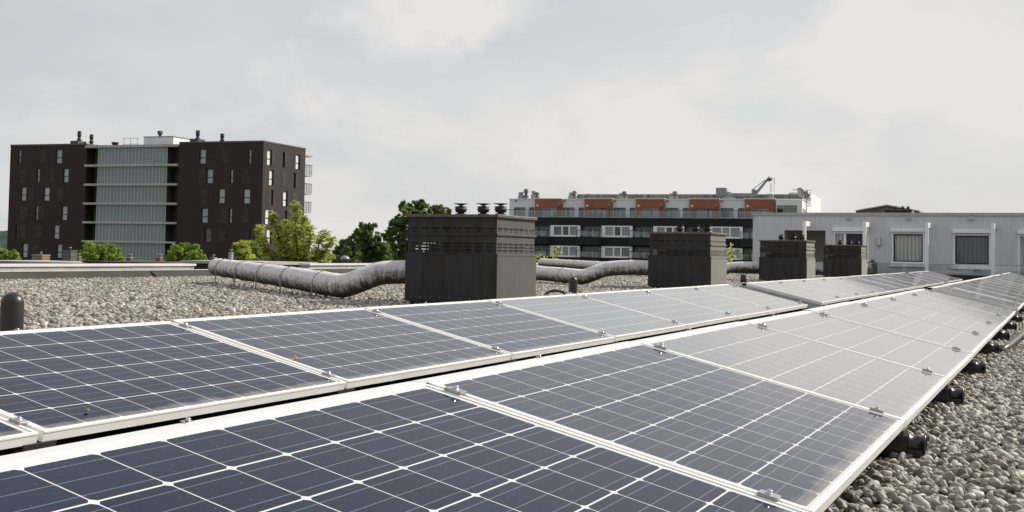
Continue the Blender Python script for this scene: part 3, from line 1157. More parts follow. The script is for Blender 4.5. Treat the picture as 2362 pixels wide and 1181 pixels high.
def housing_proto():
    t = thing('ventilation_housing', 'x', 'ventilation housing')
    X0, X1, Y0, Y1 = HX0, HX1, 0.0, HD
    MB().box(X0 + .05, X1 - .05, Y0 + .05, Y1 - .05, G - .04, -0.075).build('plinth', 'black_plastic', t)
    b = MB()
    b.box(X0, X1, Y0, Y1, -0.078, 0.515)
    b.build('lower_casing', 'cladding', t)
    # top flange of lower casing and middle ledge
    i = 0.022
    MB().box(X0 - .004, X1 + .004, Y0 - .004, Y1 + .004, 0.515, 0.542).build('lower_flange', 'cladding', t)
    MB().box(X0 + i - .02, X1 - i + .02, Y0 + i - .02, Y1 - i + .02, 0.770, 0.794).build('upper_flange', 'cladding', t)
    MB().bevel_box(X0 - .008, X1 + .008, Y0 - .008, Y1 + .008, 0.995, 1.030, 0.006).build('roof_cap', 'cap_metal', t)
    # louvred skins
    rows_lo = [0.582, 0.622, 0.662]
    rows_up = [0.855]
    sk = MB()
    hb = sk

    def skin(axis, a0, a1, c, out, nslot):
        """sheet c (fixed coordinate) from a0..a1 with slots; out = +-1 outward"""
        th = 0.003
        pitch = (a1 - a0 - 0.02) / nslot
        sw = pitch * 0.80
        def bx(m, p0, p1, z0, z1, d0=0.0, d1=th):
            lo, hi = sorted((c - out * d1, c - out * d0))
            if axis == 'x':
                m.box(p0, p1, lo, hi, z0, z1)
            else:
                m.box(lo, hi, p0, p1, z0, z1)
        zcur = 0.542
        cuts = []
        for z in rows_lo + rows_up:
            cuts.append((z - 0.008, z + 0.008))
        cuts2 = [(0.548, 0.560, 'hole')] + [(a, b_, 'slot') for a, b_ in cuts[:3]] + [(0.812, 0.824, 'hole')] + [(cuts[3][0], cuts[3][1], 'slot')]
        for (z0, z1, kind) in cuts2:
            if z0 - zcur > 1e-4:
                bx(sk, a0, a1, zcur, z0)
            w = sw if kind == 'slot' else pitch * 0.2
            edge = a0
            for k in range(nslot):
                mid = a0 + 0.01 + pitch * (k + 0.5)
                bx(sk, edge, mid - w / 2, z0, z1)
                edge = mid + w / 2
                if kind == 'slot':
                    # little pressed hood over the slot
                    p0, p1 = mid - w / 2, mid + w / 2
                    zb_, zt_ = z0 - .004, z0 + .0065
                    if axis == 'x':
                        hb.add([(p0, c, zb_), (p1, c, zb_), (p1, c + out * .011, zt_), (p0, c + out * .011, zt_)], [(0, 1, 2, 3)])
                    else:
                        hb.add([(c, p0, zb_), (c, p1, zb_), (c + out * .011, p1, zt_), (c + out * .011, p0, zt_)], [(0, 1, 2, 3)])
            bx(sk, edge, a1, z0, z1)
            zcur = z1
        bx(sk, a0, a1, zcur, 0.995)

    skin('x', X0 + i, X1 - i, Y0 + i, -1, 8)
    skin('x', X0 + i, X1 - i, Y1 - i, 1, 8)
    skin('y', Y0 + i, Y1 - i, X1 - i, 1, 7)
    skin('y', Y0 + i, Y1 - i, X0 + i, -1, 7)
    MB().box(-0.02, X1 - 0.12, 0.10, HD - 0.10, 0.52, 0.99).box(X0 + .06, -0.02, 0.5, 0.62, 0.52, 0.64).box(X0 + .25, -0.02, 0.5, 0.62, 0.655, 0.99).build('slot_light_block', 'black_plastic', t)  # dark boxes added inside to stop sky light showing through the slots
    sk.build('louvred_skin', 'cladding', t)
    # rivets along the foot
    rv = MB()
    for k in range(9):
        x = X0 + 0.09 + k * (X1 - X0 - 0.18) / 8
        rv.box(x - .004, x + .004, Y0 - .004, Y0, -0.034, -0.026)
    for k in range(7):
        y = Y0 + 0.09 + k * (Y1 - Y0 - 0.18) / 6
        rv.box(X1, X1 + .004, y - .004, y + .004, -0.034, -0.026)
        rv.box(X1 + .004, X1 + .008, y - .004, y + .004, 0.522, 0.530)
    rv.build('rivet_row', 'aluminium', t)
    for x in (-6.721, -6.389, -6.137):
        c = MB().lathe(cowl_profile(), 26, (x + 6.545, 0.60, 1.030))
        c.build('vent_cowl', 'cowl_metal', t)
    return t


HXC = -6.545
hp = housing_proto()
hl = ['large black louvred ventilation housing nearest the camera, beside the bent duct',
      'black louvred ventilation housing, second from the left, in front of the orange-banded block',
      'small black louvred ventilation housing, third from left, before the recessed grey porch',
      'smallest black louvred ventilation housing, rightmost of the row, below the heart in the window']
for k in range(4):
    o = hp if k == 0 else copy_tree(hp)
    o.location = (HXC, 12.23 + (0, 9.79, 19.42, 29.0)[k], 0)
    tag(o, hl[k], 'ventilation housing', 'black ventilation housings in a row on the roof')

# ================================================================ DUCTS
def catmull(ps, step=0.012):
    ps = [Vector(p) for p in ps]
    out = []
    P = [ps[0] * 2 - ps[1]] + ps + [ps[-1] * 2 - ps[-2]]
    for i in range(1, len(P) - 2):
        a, b, c, d = P[i - 1], P[i], P[i + 1], P[i + 2]
        n = max(2, int((c - b).length / step))
        for k in range(n):
            t = k / n
            out.append(0.5 * ((2 * b) + (c - a) * t + (2 * a - 5 * b + 4 * c - d) * t * t + (3 * b - a - 3 * c + d) * t ** 3))
    out.append(ps[-1])
    return out


def duct(name, label, ps, r, straight_end, seed, group, feet=(), capped=True):
    rg = random.Random(seed)
    t = thing(name, label, 'duct', ps[0] - Vector((0, 0, ps[0].z - G)), group=group)
    inv = -t.location
    path = catmull(ps, 0.014)
    n = len(path)
    seg = 40
    s = [0.0]
    for a, b in zip(path[:-1], path[1:]):
        s.append(s[-1] + (b - a).length)
    # ribbed spiral wrap: little ridges at uneven spacing
    ridge, x = [], 0.0
    while x < s[-1]:
        ridge.append((x, rg.uniform(0.003, 0.009), rg.uniform(0.008, 0.016)))
        x += rg.uniform(0.03, 0.075)
    bands = [b for b in np.arange(0.35, s[-1], 1.02)]
    vs, fs, uvs = [], [], []
    ri = 0
    for k in range(n):
        tg = (path[min(k + 1, n - 1)] - path[max(k - 1, 0)]).normalized()
        a = tg.cross(Vector((0, 0, 1))).normalized()
        u = a.cross(tg).normalized()
        e = 0.0
        ribbed = 0.25 if s[k] > straight_end else 1.0
        for (x, h, w) in ridge:
            if abs(s[k] - x) < 0.05:
                e = max(e, h * math.exp(-((s[k] - x) / w) ** 2)) * 1.0
        rr = r - 0.006 + e * ribbed
        for b in bands:
            if abs(s[k] - b) < 0.02:
                rr += 0.006
        if capped and s[k] < r * 0.55:
            q = 1 - s[k] / (r * 0.55)
            rr *= math.sqrt(max(0.0, 1 - q * q * 0.93))
        for i in range(seg):
            th = 2 * math.pi * i / seg
            wob = 1 + 0.008 * math.sin(3 * th + s[k] * 5) + 0.006 * math.sin(5 * th - s[k] * 9)
            vs.append(path[k] + inv + a * (rr * wob * math.sin(th)) + u * (rr * wob * math.cos(th)))
            uvs.append((s[k], 0.5 - 0.5 * math.cos(th) , 0))
    for k in range(n - 1):
        for i in range(seg):
            j = (i + 1) % seg
            fs.append((k * seg + i, (k + 1) * seg + i, (k + 1) * seg + j, k * seg + j))
    fs.append(tuple(range(seg)))
    fs.append(tuple((n - 1) * seg + i for i in range(seg)))
    m = MB()
    m.add(vs, fs, 0, True)
    o = m.build('duct_body', 'duct_wrap', t)
    lay = o.data.uv_layers.new(name='wrap')
    for lp in o.data.loops:
        q = uvs[lp.vertex_index]
        lay.data[lp.index].uv = (q[0], q[1] + 0.0)
    # straps
    # rod stands on both sides
    for sd in feet:
        k = min(range(n), key=lambda q: abs(s[q] - sd))
        p = path[k]
        tg = (path[min(k + 1, n - 1)] - path[max(k - 1, 0)]).normalized()
        a = tg.cross(Vector((0, 0, 1))).normalized()
        stn = MB()
        ring = [p + inv + a * ((r + .006) * math.sin(th)) + Vector((0, 0, (r + .006) * math.cos(th))) for th in np.linspace(0, 2 * math.pi, 25)]
        stn.tube(ring, 0.006, 6)
        for sg in (-1, 1):
            q = p + a * (sg * (r + 0.008)) + inv
            stn.tube([q + Vector((0, 0, 0.05)), (q.x, q.y, 0.0)], 0.009, 7)
            stn.box(q.x - .05, q.x + .05, q.y - .05, q.y + .05, 0.0, 0.012)
        stn.build('stand', 'steel_grey', t)
    return t


dg = 'pale insulated ducts feeding the housings'
d1 = [Vector(p) for p in ((-14.25, 17.13, .190), (-12.0, 15.38, .15), (-10.0, 13.81, .11), (-8.75, 12.84, .078), (-8.35, 12.60, .075), (-8.10, 12.60, .150), (-7.88, 12.72, .245), (-7.55, 12.80, .272), (-7.05, 12.80, .272))]
duct('insulated_duct', 'thick pale ribbed duct with an open rounded end, bending up into the nearest housing', d1, 0.163, 7.4, 1, dg, (0.75, 2.2, 3.65, 5.1, 6.7))
sh = Vector((-0.42, 9.85, 0))
d2 = [p + sh for p in d1[:-2]] + [Vector((-7.75, 22.62, .29)), Vector((-7.05, 22.62, .27))]
d2[5] = d2[5] + Vector((0, 0, 0.01))
duct('insulated_duct', 'dirty pale duct emerging behind the nearest housing and bending into the second housing', d2, 0.163, 7.4, 2, dg, (2.2, 3.65, 5.1, 6.7))
sh = Vector((-0.2, 19.3, 0))
d3 = [Vector((-17.0, 38.9, .22))] + [p + sh for p in d1[1:-2]] + [Vector((-7.5, 32.12, .28)), Vector((-7.05, 32.12, .27))]
duct('insulated_duct', 'distant pale duct with a clean white end, partly hidden behind the second duct', d3, 0.15, 9.0, 3, dg, (3, 5, 7))


# ================================================================ DOMED VENT PIPES
def dome(x, y, top, r, label, mt='dome_rubber', flat=False):
    h = top - G
    pr = [(r * 1.02, -.03), (r, 0.02), (r, h - r)]
    if flat:
        pr = [(r, -0.03), (r, h - .006), (r - .006, h), (r * .8, h), (r * .78, h - .02), (0.0001, h - .02)]
    else:
        for k in range(1, 9):
            a = k / 8 * math.pi / 2
            pr.append((max(0.0001, r * math.cos(a)), h - r + r * math.sin(a)))
    o = MB().lathe(pr, 32, (0, 0, 0)).build('vent_pipe', mt)
    o.location = (x, y, G)
    tag(o, label, 'vent pipe')


p = at_depth(29.5, 674, 7.85)
dome(p.x, p.y, p.z, 0.074, 'stout black domed vent pipe on the gravel at the left edge')
p = at_depth(1322, 638, 20.1)
dome(p.x, p.y, p.z, 0.074, 'brown domed vent pipe before the bend of the second duct')
p = at_depth(1714.5, 633, 30)
dome(p.x, p.y, p.z, 0.076, 'distant flat-topped brown vent pipe left of the third housing', 'dome_rubber', True)
p = on_z(1283, 683, G)
hs = MB().tube([p + Vector((-.22, .02, .01)), p + Vector((-.12, 0, .07)), p + Vector((0, 0, .09)), p + Vector((.12, -.02, .07)), p + Vector((.22, -.06, .01))], 0.022, 10)
tag(hs.build('hose_loop', 'black_plastic'), 'arched black hose loop on the gravel right of the nearest housing', 'hose')


# ================================================================ LEFT DARK TOWER
ZG = -15.0
def dark_tower():
    o0 = at_depth(605, 450, 179)
    o0.z = 0
    fr = Frame(o0, R(6.3))
    t = thing('brick_tower', 'dark brick apartment tower with a pale glazed stair strip up its middle', 'building', (o0.x, o0.y, 0), fr.yaw)

    def z1(x, y):      # first zoom picture -> photograph
        return x / 3.108, y / 3.108 + 280

    def rc(x0, y0, x1, y1, ly=0.0):
        a, b = z1(x0, y0), z1(x1, y1)
        return fr.rect(a[0], a[1], b[0], b[1], ly)

    def sr(x0, y0, x1, y1):
        a, b = z1(x0, y0), z1(x1, y1)
        return fr.srect(a[0], a[1], b[0], b[1], 0.0)
    xl = fr.front(20.5, 450)[0]
    ztop = fr.front(500, 329.0)[1]
    D = fr.side(705, 346.0)[0]
    bl = (fr.front(*z1(625, 180))[0] + fr.front(*z1(600, 850))[0]) / 2
    br = (fr.front(*z1(1286, 180))[0] + fr.front(*z1(1264, 850))[0]) / 2
    gl0 = (fr.front(*z1(706, 240))[0] + fr.front(*z1(686, 800))[0]) / 2
    gl1 = (fr.front(*z1(1199, 240))[0] + fr.front(*z1(1181, 800))[0]) / 2
    wl = [(130, 200, 150, 300), (400, 200, 444, 302), (262, 337, 284, 436), (452, 337, 491, 437), (148, 470, 188, 569), (312, 472, 354, 570),
          (253, 604, 273, 706), (441, 607, 481, 709), (110, 738, 130, 838), (383, 743, 424, 843), (158, 875, 198, 975), (405, 880, 444, 980)]
    wr = [(1430, 198, 1475, 304), (1780, 197, 1800, 304), (1480, 340, 1526, 445), (1649, 340, 1670, 446), (1565, 482, 1611, 588), (1743, 484, 1792, 590),
          (1443, 622, 1489, 728), (1641, 624, 1662, 730), (1465, 765, 1513, 868), (1790, 768, 1810, 870)]
    relief = [(285, 205, 335, 300), (140, 345, 190, 440), (360, 345, 395, 440), (205, 470, 245, 568), (410, 478, 455, 568), (145, 610, 200, 705), (280, 604, 322, 706),
              (150, 742, 190, 838), (255, 748, 305, 838), (225, 880, 280, 975), (1590, 200, 1640, 300), (1735, 343, 1790, 446), (1420, 343, 1472, 446), (1440, 485, 1490, 588),
              (1580, 622, 1632, 728), (1735, 625, 1785, 728), (1565, 768, 1615, 868)]
    hf = [rc(*w) for w in wl]
    hr = [rc(*w) for w in wr]
    sw = [(1915, 203, 1949, 315), (2025, 220, 2041, 330), (2120, 237, 2151, 345), (1930, 347, 1962, 460), (2102, 370, 2119, 477), (1942, 490, 1958, 600),
          (2030, 500, 2062, 610), (1903, 628, 1937, 740), (2040, 640, 2057, 740), (1912, 770, 1947, 880), (2020, 780, 2040, 880)]
    sre = [(1950, 210, 1966, 318), (2043, 222, 2058, 332), (2108, 238, 2119, 342), (2020, 362, 2052, 470), (2121, 375, 2134, 478), (1924, 490, 1941, 600), (2097, 510, 2130, 575),
           (1938, 632, 1950, 740), (2018, 500, 2029, 610)]
    hs_ = [sr(*w) for w in sw]
    w = MB()
    F = lambda a, d, z: (a, d, z)
    S = lambda a, d, z: (-d, a, z)
    w.wall(F, xl, bl, ZG, ztop, hf, 0.32)
    w.wall(F, br, 0, ZG, ztop, hr, 0.32)
    w.wall(S, 0, D, ZG, ztop, hs_, 0.32)
    # returns of the stair recess, rear and left faces, roofs
    w.quad((bl, 0, ZG), (bl, 2.2, ZG), (bl, 2.2, ztop), (bl, 0, ztop))
    w.quad((br, 0, ZG), (br, 2.2, ZG), (br, 2.2, ztop), (br, 0, ztop))
    w.quad((xl, 0, ZG), (xl, D, ZG), (xl, D, ztop), (xl, 0, ztop))
    w.quad((xl, D, ZG), (0, D, ZG), (0, D, ztop), (xl, D, ztop))
    w.build('brick_wall', 'dark_brick', t, fixn=False)
    rf = MB()
    rf.box(xl - .05, bl, -.05, D + .05, ztop, ztop + 0.22)
    rf.box(br, .05, -.05, D + .05, ztop, ztop + 0.22)
    rf.box(bl, br, 1.2, D + .05, ztop - .25, ztop - 0.05)
    roof = rf.build('roof', 'cap_metal', t)
    for q in relief:
        a, b, c, d = rc(*q)
        MB().box(a, b, -0.035, -0.001, c, d).build('brick_relief', 'dark_brick_relief', t)
    for q in sre:
        a, b, c, d = sr(*q)
        MB().box(0.001, 0.04, a, b, c, d).build('brick_relief', 'dark_brick_relief', t)

    def window(a, b, c, d, side, k):
        m = MB()
        dd = 0.26
        fz = c + (d - c) * 0.42

        def bx(p0, p1, q0, q1, d0, d1):
            if side:
                m.box(-d1, -d0, p0, p1, q0, q1)
            else:
                m.box(p0, p1, d0, d1, q0, q1)
        f_ = 0.07
        bx(a, a + f_, c, d, dd - .08, dd)
        bx(b - f_, b, c, d, dd - .08, dd)
        bx(a + f_, b - f_, c, c + f_, dd - .08, dd)
        bx(a + f_, b - f_, d - f_, d, dd - .08, dd)
        bx(a + f_, b - f_, fz - .05, fz + .05, dd - .08, dd)
        wo = m.build('window', 'dark_frame', t)
        pn = MB()
        if side:
            pn.quad((-dd + .02, a + f_, c + f_), (-dd + .02, b - f_, c + f_), (-dd + .02, b - f_, d - f_), (-dd + .02, a + f_, d - f_))
        else:
            pn.quad((a + f_, dd - .02, c + f_), (b - f_, dd - .02, c + f_), (b - f_, dd - .02, d - f_), (a + f_, dd - .02, d - f_))
        if side:
            mt = 'pane_lit' if (b - a) > 1.3 else 'pane_recess'
        else:
            mt = 'pane_pale'
        if k in (('f', 8), ('r', 8), ('r', 9)):
            mt = 'pane_dark'
        pn.build('pane', mt, wo, fixn=False)
    for i, h in enumerate(hf):
        window(*h, False, ('f', i))
    for i, h in enumerate(hr):
        window(*h, False, ('r', i))
    for i, h in enumerate(hs_):
        window(*h, True, ('s', i))

    # stair strip: slabs, glass per floor with mullions, open galleries either side
    ys = [(170, 187), (308, 323), (446, 461), (583, 598), (720, 734), (857, 871), (994, 1008)]
    slabs = []
    for (a, b) in ys:
        m_ = z1(650, (a + b) / 2)
        top = fr.front(z1(950, a)[0], z1(950, a)[1] + 0.0)[1]
        bot = fr.front(z1(950, b)[0], z1(950, b)[1] + 0.0)[1]
        slabs.append((bot, top))
    for (bot, top) in slabs:
        m = MB()
        m.box(gl0 - .2, gl1 + .2, -.35, 2.1, bot, top + .03)
        m.box(bl + .01, gl0 - .2, -.55, 2.1, bot, top)
        m.box(gl1 + .2, br - .01, -.55, 2.1, bot, top)
        m.build('floor_slab', 'kerb_grey', t)
    for k in range(len(slabs) - 1):
        z1_, z0_ = slabs[k][0], slabs[k + 1][1]
        g = MB().box(gl0, gl1, 0.05, 0.12, z0_ + .03, z1_)
        go_ = g.build('stair_glazing', 'stair_glass', t)
        m = MB()
        for i in range(21):
            x = gl0 + (gl1 - gl0) * i / 20
            m.box(x - .035, x + .035, -.02, 0.05, z0_ + .03, z1_)
        m.build('mullion_grid', 'mullion_grey', go_)
        # gallery rail glass and doors
        gd = MB()
        gd.box(gl1 + .5, gl1 + .5 + (br - gl1) * .36, 1.9, 2.05, z0_, z1_ - .35)
        gd.box(gl1 + .5 + (br - gl1) * .45, br - .3, 1.9, 2.05, z0_, z1_ - .35)
        gd.box(gl0 - (gl0 - bl) * .35, gl0 - .25, 1.9, 2.05, z0_, z1_ - .3)
        gd.build('gallery_door', 'room_dark', t)
    bk = MB()
    bk.box(bl, gl0, 2.1, 2.2, ZG, ztop - .3)
    bk.box(gl0, gl0 + .1, 0.12, 2.1, ZG, ztop - .3)
    bk.build('gallery_wall', 'gallery_green', t)
    bk = MB()
    bk.box(gl0 + .1, br, 2.1, 2.2, ZG, ztop - .3)
    bk.box(gl1 - .1, gl1, 0.12, 2.1, ZG, ztop - .3)
    bk.build('gallery_backing', 'room_dark', t)
    # rear balconies showing past the far corner
    for (a, b) in ((305, 375), (440, 508), (572, 640), (705, 772), (840, 905)):
        zt = fr.side(*z1(2192, a + 4))[1]
        zb = fr.side(*z1(2192, b + 4))[1]
        bo = MB().box(-4.2, -0.15, D, D + 2.6, zb - .25, zb).build('balcony', 'concrete', t)
        g = MB().box(-0.2, -0.15, D, D + 2.6, zb, zt).box(-4.2, -.2, D + 2.55, D + 2.6, zb, zt)
        g.build('railing_glass', 'frosted_glass', bo)
        m = MB()
        for q in (0.1, 0.9, 1.7, 2.5):
            m.box(-.14, -.10, D + q - .02, D + q + .02, zb, zt + .04)
        m.box(-.16, -.08, D, D + 2.6, zt, zt + .05)
        m.build('railing', 'steel_grey', bo)
    zt = fr.side(*z1(2195, 236))[1]
    MB().box(-4.2, -.15, D, D + 2.6, zt - .3, zt).build('balcony_roof', 'concrete', t)

    # roof plant
    def at(x, y, ly):
        return fr.front(x, y, ly)
    a = at(*z1(1030, 168), 4.0)
    b = at(*z1(1243, 110), 4.0)
    ph = MB().box(a[0], b[0], 4.0, 13.0, ztop - .05, b[1]).build('lift_house', 'white_wall', t)
    MB().box(a[0] - .1, b[0] + .1, 3.9, 13.1, b[1], b[1] + .12).build('coping', 'steel_grey', ph)
    v0 = at(*z1(1147, 108), 6.0)
    MB().lathe([(.2, b[1]), (.22, b[1] + .5), (.42, b[1] + .7), (.42, b[1] + 1.2), (.0001, b[1] + 1.25)], 12, (v0[0], 6.0, 0)).build('roof_vent', 'chimney_dark', ph)

    def stack(x, ytop, ybot, ly, base=None):
        u, zt_ = at(*z1(x, ytop), ly)
        zb_ = ztop + .2
        h = zt_ - zb_
        r_ = .33
        m = MB()
        m.lathe([(r_ * .7, 0), (r_ * .75, h * .12), (r_ * 1.0, h * .16), (r_ * .75, h * .24), (r_ * 1.1, h * .32), (r_ * 1.1, h * .46), (r_ * .7, h * .5),
                 (r_ * .7, h * .58), (r_ * 1.0, h * .66), (r_ * 1.0, h * .84), (r_ * .8, h * .88), (r_ * 1.05, h * .95), (r_ * .9, h), (.0001, h)], 14, (u, ly, zb_))
        so = m.build('roof_vent', 'cowl_metal', roof)
        if base:
            a0, _ = at(*z1(base[0], ybot), ly)
            b0, _ = at(*z1(base[1], ybot), ly)
            MB().box(a0, b0, ly - 1, ly + 1, zb_, zb_ + .75).build('vent_base', 'chimney_dark', roof)
    stack(570, 70, 152, 3.5, (533, 590))
    stack(657, 94, 157, 5.0)
    stack(1419, 65, 150, 3.5, (1387, 1443))
    stack(1594, 88, 152, 5.0)
    u, zt_ = at(*z1(826, 150), 4.0)
    MB().lathe([(.45, ztop - .1), (.5, zt_ - .2), (.65, zt_), (.0001, zt_ + .05)], 12, (u, 4.0, 0)).build('roof_vent', 'cowl_metal', roof)
    rl = MB()
    ra, rz = at(*z1(877, 120), 10)
    rb, _ = at(*z1(997, 120), 10)
    for zz in (rz, rz - 1.0):
        rl.box(ra, rb, 10, 10.08, zz - .06, zz)
    for q in (0.1, .5, .9):
        rl.box(ra + (rb - ra) * q - .03, ra + (rb - ra) * q + .03, 10, 10.06, ztop - .1, rz)
    rl.build('guard_rail', 'steel_grey', roof)


dark_tower()


# ================================================================ MIDDLE BANDED BLOCK
def banded_block():
    o0 = at_depth(1850, 480, 150)
    o0.z = 0
    fr = Frame(o0, R(6.3))
    t = thing('banded_block', 'long apartment block with black bands, white window bays and an orange-panelled top floor', 'building', (o0.x, o0.y, 0), fr.yaw)

    def X(x, y=540):
        return fr.front(x, y)[0]

    def Zs(y, x=1450):
        return fr.front(x, y)[1]
    xl = X(1177, 470)
    xr = 0.0
    # heights taken at px x = 1450
    z_deck = Zs(502.5)
    z_b1b = Zs(521.0)
    z_w1b = Zs(547.5)
    z_b2b = Zs(569.0)
    z_w2b = Zs(595.3)
    z_pt = Zs(458.5)
    wl = MB()
    wl.box(xl - 1.2, xr - .02, 0.0, 0.3, z_b1b, z_deck)
    wl.box(xl - 1.2, xr - .02, 0.0, 0.3, z_w1b - (z_w1b - z_b2b), z_w1b)
    wl.box(xl - 1.2, xr - .02, 0.0, 0.3, ZG, z_w2b)
    wl.box(xl - 1.2, xr - .02, 2.2, 14, ZG, z_deck - .01)
    wl.build('band_wall', 'black_brick', t)
    MB().box(xl - 1.3, xr, -.06, 13.9, z_deck, z_deck + .1).build('terrace_slab', 'concrete', t)
    # bays and balconies on two floors
    per = [(1150.5, 1220), (1269.5, 1338), (1388, 1458.5), (1507, 1578), (1634, 1713)]
    for fi, (zt, zb) in enumerate(((z_b1b, z_w1b), (z_b2b, z_w2b))):
        for bi, (pa, pb) in enumerate(per):
            a, b = X(pa), X(pb)
            wd = b - a
            bay = MB()
            bay.box(a, a + wd * .115, -.05, 0.5, zb, zt)
            bay.box(b - wd * .085, b, -.05, 0.5, zb, zt)
            bay.box(a + wd * .115, b - wd * .085, -.05, .3, zb, zb + .22)
            bay.box(a + wd * .115, b - wd * .085, -.05, .3, zt - .16, zt)
            ms = (0.40, 0.635)
            for q in ms:
                bay.box(a + wd * q - .10, a + wd * q + .10, -.03, .25, zb + .22, zt - .16)
            bo = bay.build('window_bay', 'white_trim', t)
            ed = [0.115, .40, .635, .915]
            for q in range(3):
                x0, x1 = a + wd * ed[q] + (.10 if q else 0), a + wd * ed[q + 1] - (.10 if q < 2 else 0)
                mt = rnd.choice(['pane_curtain', 'pane_curtain', 'pane_recess', 'pane_dark'] if q == 1 else ['pane_curtain', 'pane_curtain', 'pane_recess'])
                MB().quad((x0, .12, zb + .22), (x1, .12, zb + .22), (x1, .12, zt - .16), (x0, .12, zt - .16)).build('pane', mt, bo, fixn=False)
            # recess with door to the right, with projecting balcony
            pr_ = per[bi + 1][0] if bi + 1 < len(per) else 1754
            c, d = b, X(pr_)
            rc_ = MB()
            rc_.box(c, d, 1.3, 1.45, zb, zt)
            ro = rc_.build('recess_wall', 'beige_wall', t)
            w_ = d - c
            dr = MB()
            dr.box(c + w_ * .22, c + w_ * .24, 1.2, 1.3, zb, zt - .2)
            dr.box(c + w_ * .46, c + w_ * .49, 1.2, 1.3, zb, zt - .2)
            dr.box(c + w_ * .82, c + w_ * .85, 1.2, 1.3, zb, zt - .2)
            dr.build('door_frame', 'white_trim', ro)
            MB().quad((c + w_ * .24, 1.27, zb), (c + w_ * .46, 1.27, zb), (c + w_ * .46, 1.27, zt - .2), (c + w_ * .24, 1.27, zt - .2)).build('door', 'pane_dark', ro, fixn=False)
            MB().quad((c + w_ * .49, 1.27, zb + .3), (c + w_ * .82, 1.27, zb + .3), (c + w_ * .82, 1.27, zt - .2), (c + w_ * .49, 1.27, zt - .2)).build('pane', 'pane_recess', ro, fixn=False)
            MB().box(c, d, 0.3, 1.3, zb - .1, zb).build('balcony_floor', 'concrete', t)
            e0, e1 = c - w_ * .06, d - w_ * .02
            bb = MB().box(e0 - .15 * w_ * 0, e1, -1.2, 0.0, zb - 1.05, zb - .06).build('balcony', 'black_brick', t)
            rl = MB()
            rl.box(e0, e1, -1.2, -1.14, zb + .82, zb + .90)
            for q in range(3):
                xx = e0 + (e1 - e0 - .06) * q / 2
                rl.box(xx, xx + .06, -1.2, -1.14, zb - .06, zb + .82)
            rl.box(e0, e0 + .05, -1.14, 0, zb + .82, zb + .90)
            rl.box(e1 - .05, e1, -1.14, 0, zb + .82, zb + .90)
            rl.build('railing', 'dark_frame', bb)
            MB().box(e0 + .05, e1 - .05, -1.18, -1.165, zb + .1, zb + .78).build('railing_glass', 'balcony_glass', bb)
    # top floor, set back 1.2 m, white with orange boxes standing proud
    yb = 1.3
    orange = [(1233.6, 1296.7), (1347.9, 1413.2), (1466.5, 1534), (1589.8, 1660), (1717.8, 1789)]

    def Xp(x):
        return fr.front(x, 478, yb)[0]
    xw = Xp(1184)
    xlw = Xp(1175)
    zt0 = fr.front(1450, 460.5, yb)[1]
    ztW = zt0
    zbase = z_deck + .1
    segs = []
    prev = 1184
    for (a, b) in orange:
        segs.append((prev, a))
        prev = b
    zwin = fr.front(1450, 479.3, yb)[1]
    whole = []
    for (a, b) in segs:
        A, B = Xp(a + 1), Xp(b)
        w_ = B - A
        whole.append((A + w_ * .02, A + w_ * .55, zbase, zwin, 'glass'))
        whole.append((A + w_ * .74, A + w_ * .98, zbase, zwin, 'door'))
    W = MB()
    W.wall(lambda a, d, z: (a, yb + d, z), xlw, 0.0, zbase, ztW, [h[:4] for h in whole], .3)
    W.wall(lambda a, d, z: (-d, a, z), yb, 13.2, ZG, ztW, [], .3)
    W.quad((xlw, yb, zbase), (xlw, 13, zbase), (xlw, 13, ztW), (xlw, yb, ztW))
    W.box(xlw, 0, yb + .01, 13.2, ztW - .1, ztW)
    W.box(xlw, 0, 13.0, 13.2, ZG, ztW)
    W.box(fr.front(1790.0, 480)[0], -.001, 0.0, yb, ZG, ztW)
    W.build('white_wall', 'white_wall', t, fixn=False)
    rf = MB().box(xlw - .1, .1, yb - .12, 13.3, ztW, ztW + .12).build('roof', 'white_trim', t)
    for (a, b, c, d, kind) in whole:
        m = MB()
        q = .09
        m.box(a, a + q, yb + .12, yb + .2, c, d)
        m.box(b - q, b, yb + .12, yb + .2, c, d)
        m.box(a + q, b - q, yb + .12, yb + .2, d - q, d)
        if kind == 'glass':
            m.box(a + (b - a) * .4 - .04, a + (b - a) * .4 + .04, yb + .12, yb + .2, c, d - q)
        wo = m.build('window' if kind == 'glass' else 'terrace_door', 'dark_frame', t)
        MB().quad((a + q, yb + .18, c), (b - q, yb + .18, c), (b - q, yb + .18, d - q), (a + q, yb + .18, d - q)).build('pane', 'pane_curtain' if kind == 'glass' else 'pane_recess', wo, fixn=False)
    for i, (a, b) in enumerate(orange):
        A, B = fr.front(a, 478, yb - .7)[0], fr.front(b - 2.0, 478, yb - .7)[0]
        w_ = B - A
        f0 = yb - .7
        h1 = (A + w_ * .22, A + w_ * .80, zbase, fr.front(1450, 480.5, f0)[1])
        m = MB()
        m.wall(lambda p, d, z: (p, f0 + d, z), A, B, zbase, ztW + .05, [h1], .3)
        m.quad((B, f0, zbase), (B, yb, zbase), (B, yb, ztW + .05), (B, f0, ztW + .05))
        m.quad((A, f0, zbase), (A, yb, zbase), (A, yb, ztW + .05), (A, f0, ztW + .05))
        ob = m.build('orange_box', 'orange_wall', t, fixn=False)
        MB().box(A - .08, B + .08, f0 - .08, yb - .12, ztW + .05, ztW + .15).build('coping', 'white_trim', ob)
        a_, b_, c_, d_ = h1
        m = MB()
        sp_ = a_ + (b_ - a_) * .72
        for (p0, p1) in ((a_, a_ + .07), (b_ - .08, b_), (sp_ - .07, sp_ + .07)):
            m.box(p0, p1, f0 + .12, f0 + .2, c_, d_)
        m.box(a_ + .07, sp_ - .07, f0 + .12, f0 + .2, d_ - .07, d_)
        m.box(sp_ + .07, b_ - .08, f0 + .12, f0 + .2, d_ - .12, d_)
